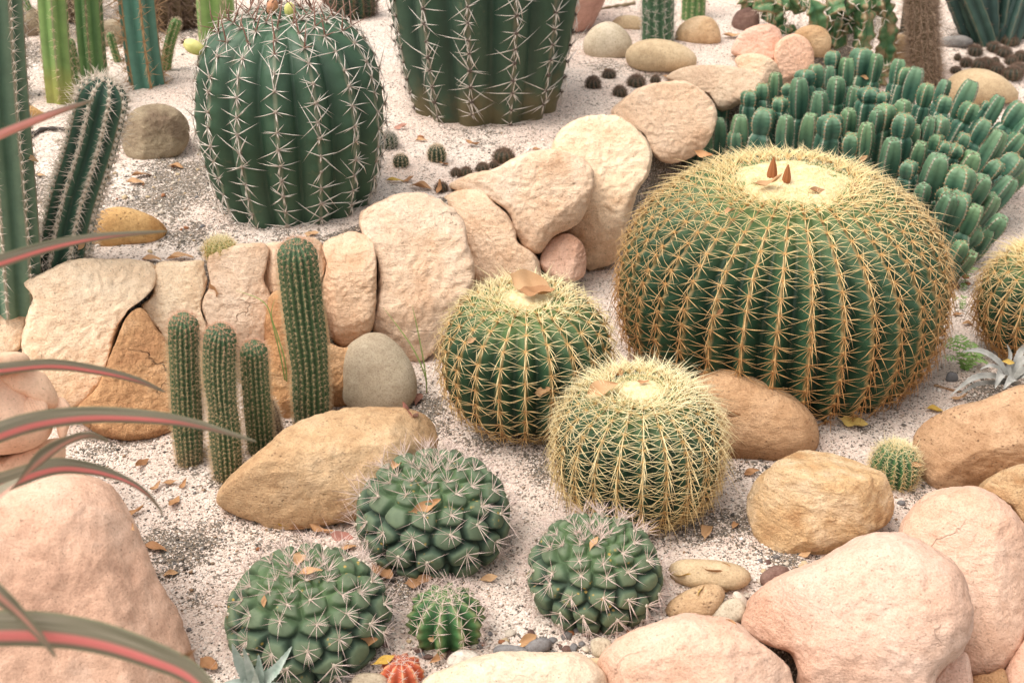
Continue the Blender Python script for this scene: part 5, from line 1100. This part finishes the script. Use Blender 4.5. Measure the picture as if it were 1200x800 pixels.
for px, py, l, m, lab, a in [
 (618,336,40,'dry_orange','large curled tan leaf lying across the crown of the medium golden barrel',-20),(628,349,34,'dry','curled brown leaf just below the larger one on the medium golden barrel',10),
 (540,356,20,'dry','small leaf caught in the spines on the left shoulder of the medium golden barrel',60),(552,400,11,'dry_orange','small round brown leaf on the left flank of the medium golden barrel',40),
 (638,460,18,'dry_orange','brown leaf stuck low on the right flank of the medium golden barrel',0),
 (706,458,34,'dry_orange','flat tan leaf left of the crown of the small pale golden barrel',10),(722,440,22,'dry','upright curled leaf above the crown of the small pale golden barrel',-60),(753,450,12,'dry','tiny leaf at the top edge of the crown of the small pale golden barrel',0),
 (900,221,28,'dry_orange','curled orange brown leaf at the front rim of the largest woolly crown',10),(955,226,18,'dry_orange','brown leaf right of centre below the largest woolly crown',20),(1003,222,16,'dry_orange','small orange leaf on the right shoulder of the largest golden barrel',30),
 (826,184,20,'dry','tan leaf on the left top shoulder of the largest golden barrel',-40),(1013,186,14,'dry_orange','small leaf on the back right rim of the largest golden barrel',40),(856,250,16,'dry_orange','brown leaf stuck on a rib at the left front of the largest golden barrel',50),(843,366,12,'dry','small pinkish leaf low on the left front of the largest golden barrel',60),
 (862,492,24,'dry','tan leaf resting on the brown pitted boulder beside the small golden barrel',40),
 (497,596,30,'dry_orange','curled orange leaf on the front of the warty cactus below the tan boulder',30),(464,548,20,'dry','upright tan leaf on the upper left of the warty cactus below the tan boulder',80),
 (348,658,26,'dry_orange','orange leaf standing in the crown of the speckled warty cactus',80),(364,672,24,'dry','tan leaf lying in the crown of the speckled warty cactus',0),(448,676,30,'dry_orange','orange leaf at the right side of the speckled warty cactus',-50),(310,706,12,'dry_orange','small orange leaf on the left front of the speckled warty cactus',90),
 (696,638,18,'dry_orange','small orange leaf on the warty cactus nearest the pink stones',60),
 (490,686,26,'dry_orange','orange leaf on dark soil just above the small bright green ribbed cactus',10),(573,679,18,'dry_orange','orange leaf on the sand right of the warty cactus below the tan boulder',0),
 (485,484,26,'dry_pink','reddish curled leaf at the right foot of the egg shaped stone',20),(494,490,24,'dry_pink','second reddish leaf at the right foot of the egg shaped stone, further right',-30),(490,470,20,'dry_pink','thin reddish leaf leaning on the right side of the egg shaped stone',80),
 (243,342,26,'dry','dry leaf clinging to the left edge of the pinkish wall stone',70),(164,545,18,'dry','tan leaf on the sand right of the curled strap leaf tip',60),(183,575,18,'dry','dry leaf on the sand left of the dark soil patch, upper one of a pair',70),(204,592,20,'dry','tan leaf on sand just above the dark soil patch',80),(215,571,14,'dry','small brown leaf on sand below the nearest woolly cactus',70),(198,568,16,'dry_orange','tiny orange leaf on sand left of the small brown one',0),(157,605,22,'dry','tan leaf resting against the right edge of the huge pink boulder',20),(158,618,18,'dry_orange','orange leaf wedged under the tan leaf at the huge pink boulder',-40),(180,644,24,'dry','tan leaf at the left rim of the dark soil patch',-5),(199,674,14,'dry_orange','orange leaf on the lower part of the dark soil patch',10),
 (218,775,26,'dry','large pale dry leaf near the bottom edge left of the small agave',60),(246,780,24,'dry','thin grey brown leaf at the bottom edge beside the small agave',-40),
 (330,620,24,'dry_yellow','yellowish leaf in the litter under the tan boulder, left one',0),(350,622,24,'dry','tan leaf in the litter under the tan boulder, middle one',30),(375,627,26,'dry','brown leaf in the litter under the tan boulder, right one',-20),(398,632,22,'dry_pink','reddish leaf in the litter between the tan boulder and the warty cacti',0),(405,645,24,'dry','dry leaf left of the warty cactus below the tan boulder',20),
 (829,625,24,'dry_orange','upright orange leaf on dark soil right of the small golden barrel',75),(862,617,14,'dry','small brown leaf on the sand beside the angular ochre boulder',60),(952,650,26,'dry_orange','curled tan leaf against the foot of the angular ochre boulder',0),(880,555,16,'dry','dry leaf under the shadow of the brown pitted boulder',0),
 (838,680,28,'dry_orange','large tan leaf on the smooth flat stone behind the pink stones',40),(852,692,20,'dry_orange','tan leaf standing right of the large one on the smooth flat stone',70),(817,690,18,'dry_yellow','brown leaf left of the large one on the smooth flat stone',50),(803,682,24,'dry_yellow','yellow green leaf on the flat beige stone',-10),(857,727,14,'dry','small tan leaf beside the greenish grey stone',0),(852,660,12,'dry_orange','tiny orange leaf at the edge of the flat beige stone',30),
 (998,500,26,'dry_yellow','yellow orange leaf on the sand left of the small bright green ball cactus',-10),(1095,482,18,'dry_yellow','yellowish leaf on the sand above the orange brown boulder',0),(1124,470,16,'dry_orange','orange leaf on the sand left of the silver rosette foot',0),(1134,381,12,'dry_orange','small orange leaf on the sand between the two golden barrels at the right',10),(1122,370,12,'dry','brown leaf on the sand right of the largest golden barrel',0),(1180,425,14,'dry_yellow','ochre leaf under the silver rosette',0),
 (1072,545,14,'dry','dry leaf between the small bright green ball cactus and the boulder',0),
 (165,208,20,'dry_orange','orange leaf on the gravel below the mottled grey boulder',30),(158,216,18,'dry','tan leaf on the gravel right of the white ribbed cactus',10),(206,197,14,'dry','small tan leaf right of the mottled grey boulder',0),(36,187,14,'dry_orange','brown leaf on the sand between the pale column and the white ribbed cactus',0),(46,207,12,'dry_orange','small orange leaf lower between the pale column and the white ribbed cactus',0),(96,288,14,'dry_orange','orange leaf in front of the golden flat stone',80),(176,306,22,'dry','curled brown leaf on the top edge of the largest cream wall stone',-20),(210,305,26,'dry','thin dry leaf along the top of the small squarish wall stone',0),(365,277,14,'dry_orange','small orange leaf on the sand below the left dark barrel',0),
 (493,166,12,'dry_orange','brown leaf beside the small green ball cactus, left of it',0),(469,152,14,'dry_pink','reddish leaf at the right foot of the left dark barrel',30),(553,172,16,'dry','pale orange leaf on the sand under the right dark barrel',-30),(520,194,10,'dry_orange','tiny orange leaf just below the small green ball cactus',0),(462,214,18,'dry_yellow','yellow tan leaf on the sand right of the left dark barrel, nearest the barrel',0),(479,213,12,'dry','small pale leaf on the sand, second from the left dark barrel',40),(492,222,22,'dry_orange','orange tan leaf just behind the big upright wall stone',0),(517,222,16,'dry','tan leaf next to the seedlings on top of the wall',70),(628,176,8,'dry_orange','tiny orange leaf on the sand behind the broad wall stone',0),
 (855,45,18,'dry_orange','long orange brown leaf lying beside the rosy boulder at the top',5),(781,92,10,'dry_orange','tiny orange leaf on the sand behind the long flat wall stone',0),(1012,92,10,'dry_orange','orange leaf behind the back of the spurge clump',0),
 (430,752,26,'dry','curled grey brown leaf right of the speckled warty cactus at the bottom',20),(452,776,22,'dry_yellow','ochre leaf directly behind the small red cactus',10),(512,770,18,'dry','brown leaf in the pebbles below the small bright green ribbed cactus',50),(618,754,22,'dry_orange','orange leaf standing among the slate pebbles',40),(506,748,10,'dry_orange','tiny orange chip at the foot of the small bright green ribbed cactus',0)]:
    leaf(px, py, l, m, lab, a)
def pebble_mesh(seed):
    rg = random.Random(seed); V = []; rows, cols = 9, 14; sx, sy, sz = 1, rg.uniform(.6, .9), rg.uniform(.4, .65)
    for i in range(rows):
        a = math.pi * i / (rows - 1)
        for j in range(cols):
            b = 2 * math.pi * j / cols; v = Vector((math.sin(a) * math.cos(b), math.sin(a) * math.sin(b), math.cos(a)))
            d = 1 + .35 * noise.noise(v * 1.3 + Vector((seed * 3.3, 0, 0))); V.append((v.x * sx * d, v.y * sy * d, v.z * sz * d))
    return fast_mesh('pebble', V, grid_faces(rows, cols))
PM = {m: [pebble_mesh(k + 7 * i) for k in range(3)] for i, m in enumerate(('slate', 'rust', 'white', 'beige', 'mauve'))}
for m in PM:
    for me in PM[m]: me.materials.append(MAT[m])
PG = 'small pebbles strewn over the beds'
names = {'slate': 'dark slate grey', 'rust': 'rusty brown', 'white': 'off white', 'beige': 'beige', 'mauve': 'dark mauve'}
def pebble(px, py, wpx, m, lab):
    p = G(px, py); o = bpy.data.objects.new('pebble', lr.choice(PM[m])); COL.objects.link(o)
    k = wpx * .5 * mpp(p); o.scale = (k, k, k); o.location = p + np.array([0, 0, k * .25]); o.rotation_euler = (lr.uniform(-.3, .3), lr.uniform(-.3, .3), lr.uniform(0, 6.28))
    tag(o, lab, 'pebble', PG)
for i in range(70):
    x = lr.uniform(440, 720); y = 752 - 22 * abs((x - 590) / 150) * 0 + lr.uniform(-16, 20)
    if abs(x - 523) < 40 and y < 752: y = 758 + lr.uniform(0, 12)
    m = lr.choice(('slate', 'slate', 'rust', 'white', 'beige', 'mauve')); pebble(x, y, lr.uniform(5, 14), m, names[m] + ' pebble in the gravel strip behind the pale front stone')
for i in range(34):
    x, y = lr.uniform(870, 1080), 0; y = 690 - (x - 870) * .55 + lr.uniform(-22, 14)
    m = lr.choice(('slate', 'mauve', 'white', 'beige')); pebble(x, y, lr.uniform(4, 10), m, names[m] + ' pebble in the dark gravel behind the pink front stones')
for i in range(40):
    x, y = lr.uniform(110, 420), lr.uniform(515, 760)
    m = lr.choice(('slate', 'slate', 'rust', 'white')); pebble(x, y, lr.uniform(3, 8), m, names[m] + ' pebble on the sand in the lower left bed')
for i in range(110):
    x, y = lr.uniform(30, 250), lr.uniform(150, 300)
    m = lr.choice(('slate', 'white', 'white', 'beige', 'rust')); pebble(x, y, lr.uniform(3, 9), m, names[m] + ' pebble on the upper bed around the white ribbed cactus')
for x, y, w, m, lab in [(1131,325,9,'rust','rusty pebble at the right foot of the spurge clump'),(1134,333,7,'rust','smaller rusty pebble below the one at the spurge foot'),(1118,336,14,'mauve','dark clod beside the tiny sprout at the spurge foot'),(493,162,8,'rust','rust red pebble left of the small green ball cactus'),(736,740,6,'rust','tiny rust pebble beside the warty cactus nearest the pink stones'),(222,738,7,'slate','single slate pebble beside the huge pink boulder'),(662,747,10,'slate','slate pebble at the left foot of the nearest right warty cactus')]:
    pebble(x, y, w, m, lab)

for ob in list(scn.objects):
    if ob.type == 'MESH' and ob.name.split('.')[0] in ('spines', 'areoles', 'thorns', 'wool_fuzz', 'crown_spines', 'dried_tuft'): ob['kind'] = 'stuff'
# ------------------------------------------------------------------ light
w = bpy.data.worlds.new('World'); scn.world = w; w.use_nodes = True; nt = w.node_tree
bg = nt.nodes['Background']; sky = nt.nodes.new('ShaderNodeTexSky'); sky.sky_type = 'NISHITA'; sky.sun_disc = False
EL, AZ = R_(64), R_(-108)     # azimuth measured from +y towards +x
sky.sun_elevation = EL; sky.sun_rotation = AZ; sky.air_density = 1.0; sky.dust_density = 3.0; sky.ozone_density = .6
hs = nt.nodes.new('ShaderNodeHueSaturation'); hs.inputs['Saturation'].default_value = .06
nt.links.new(sky.outputs[0], hs.inputs['Color']); nt.links.new(hs.outputs[0], bg.inputs['Color']); bg.inputs['Strength'].default_value = .14
sd = bpy.data.lights.new('sun', 'SUN'); sun = bpy.data.objects.new('sun', sd); COL.objects.link(sun)
sd.energy = 1.3; sd.angle = R_(48); sd.color = (1.0, .88, .74)
dv = Vector((math.sin(AZ) * math.cos(EL), math.cos(AZ) * math.cos(EL), math.sin(EL)))
sun.rotation_euler = dv.to_track_quat('Z', 'Y').to_euler()
vs = scn.view_settings; vs.view_transform = 'Standard'; vs.look = 'None'; vs.gamma = 1.0; vs.use_curve_mapping = False; vs.exposure = 1.0
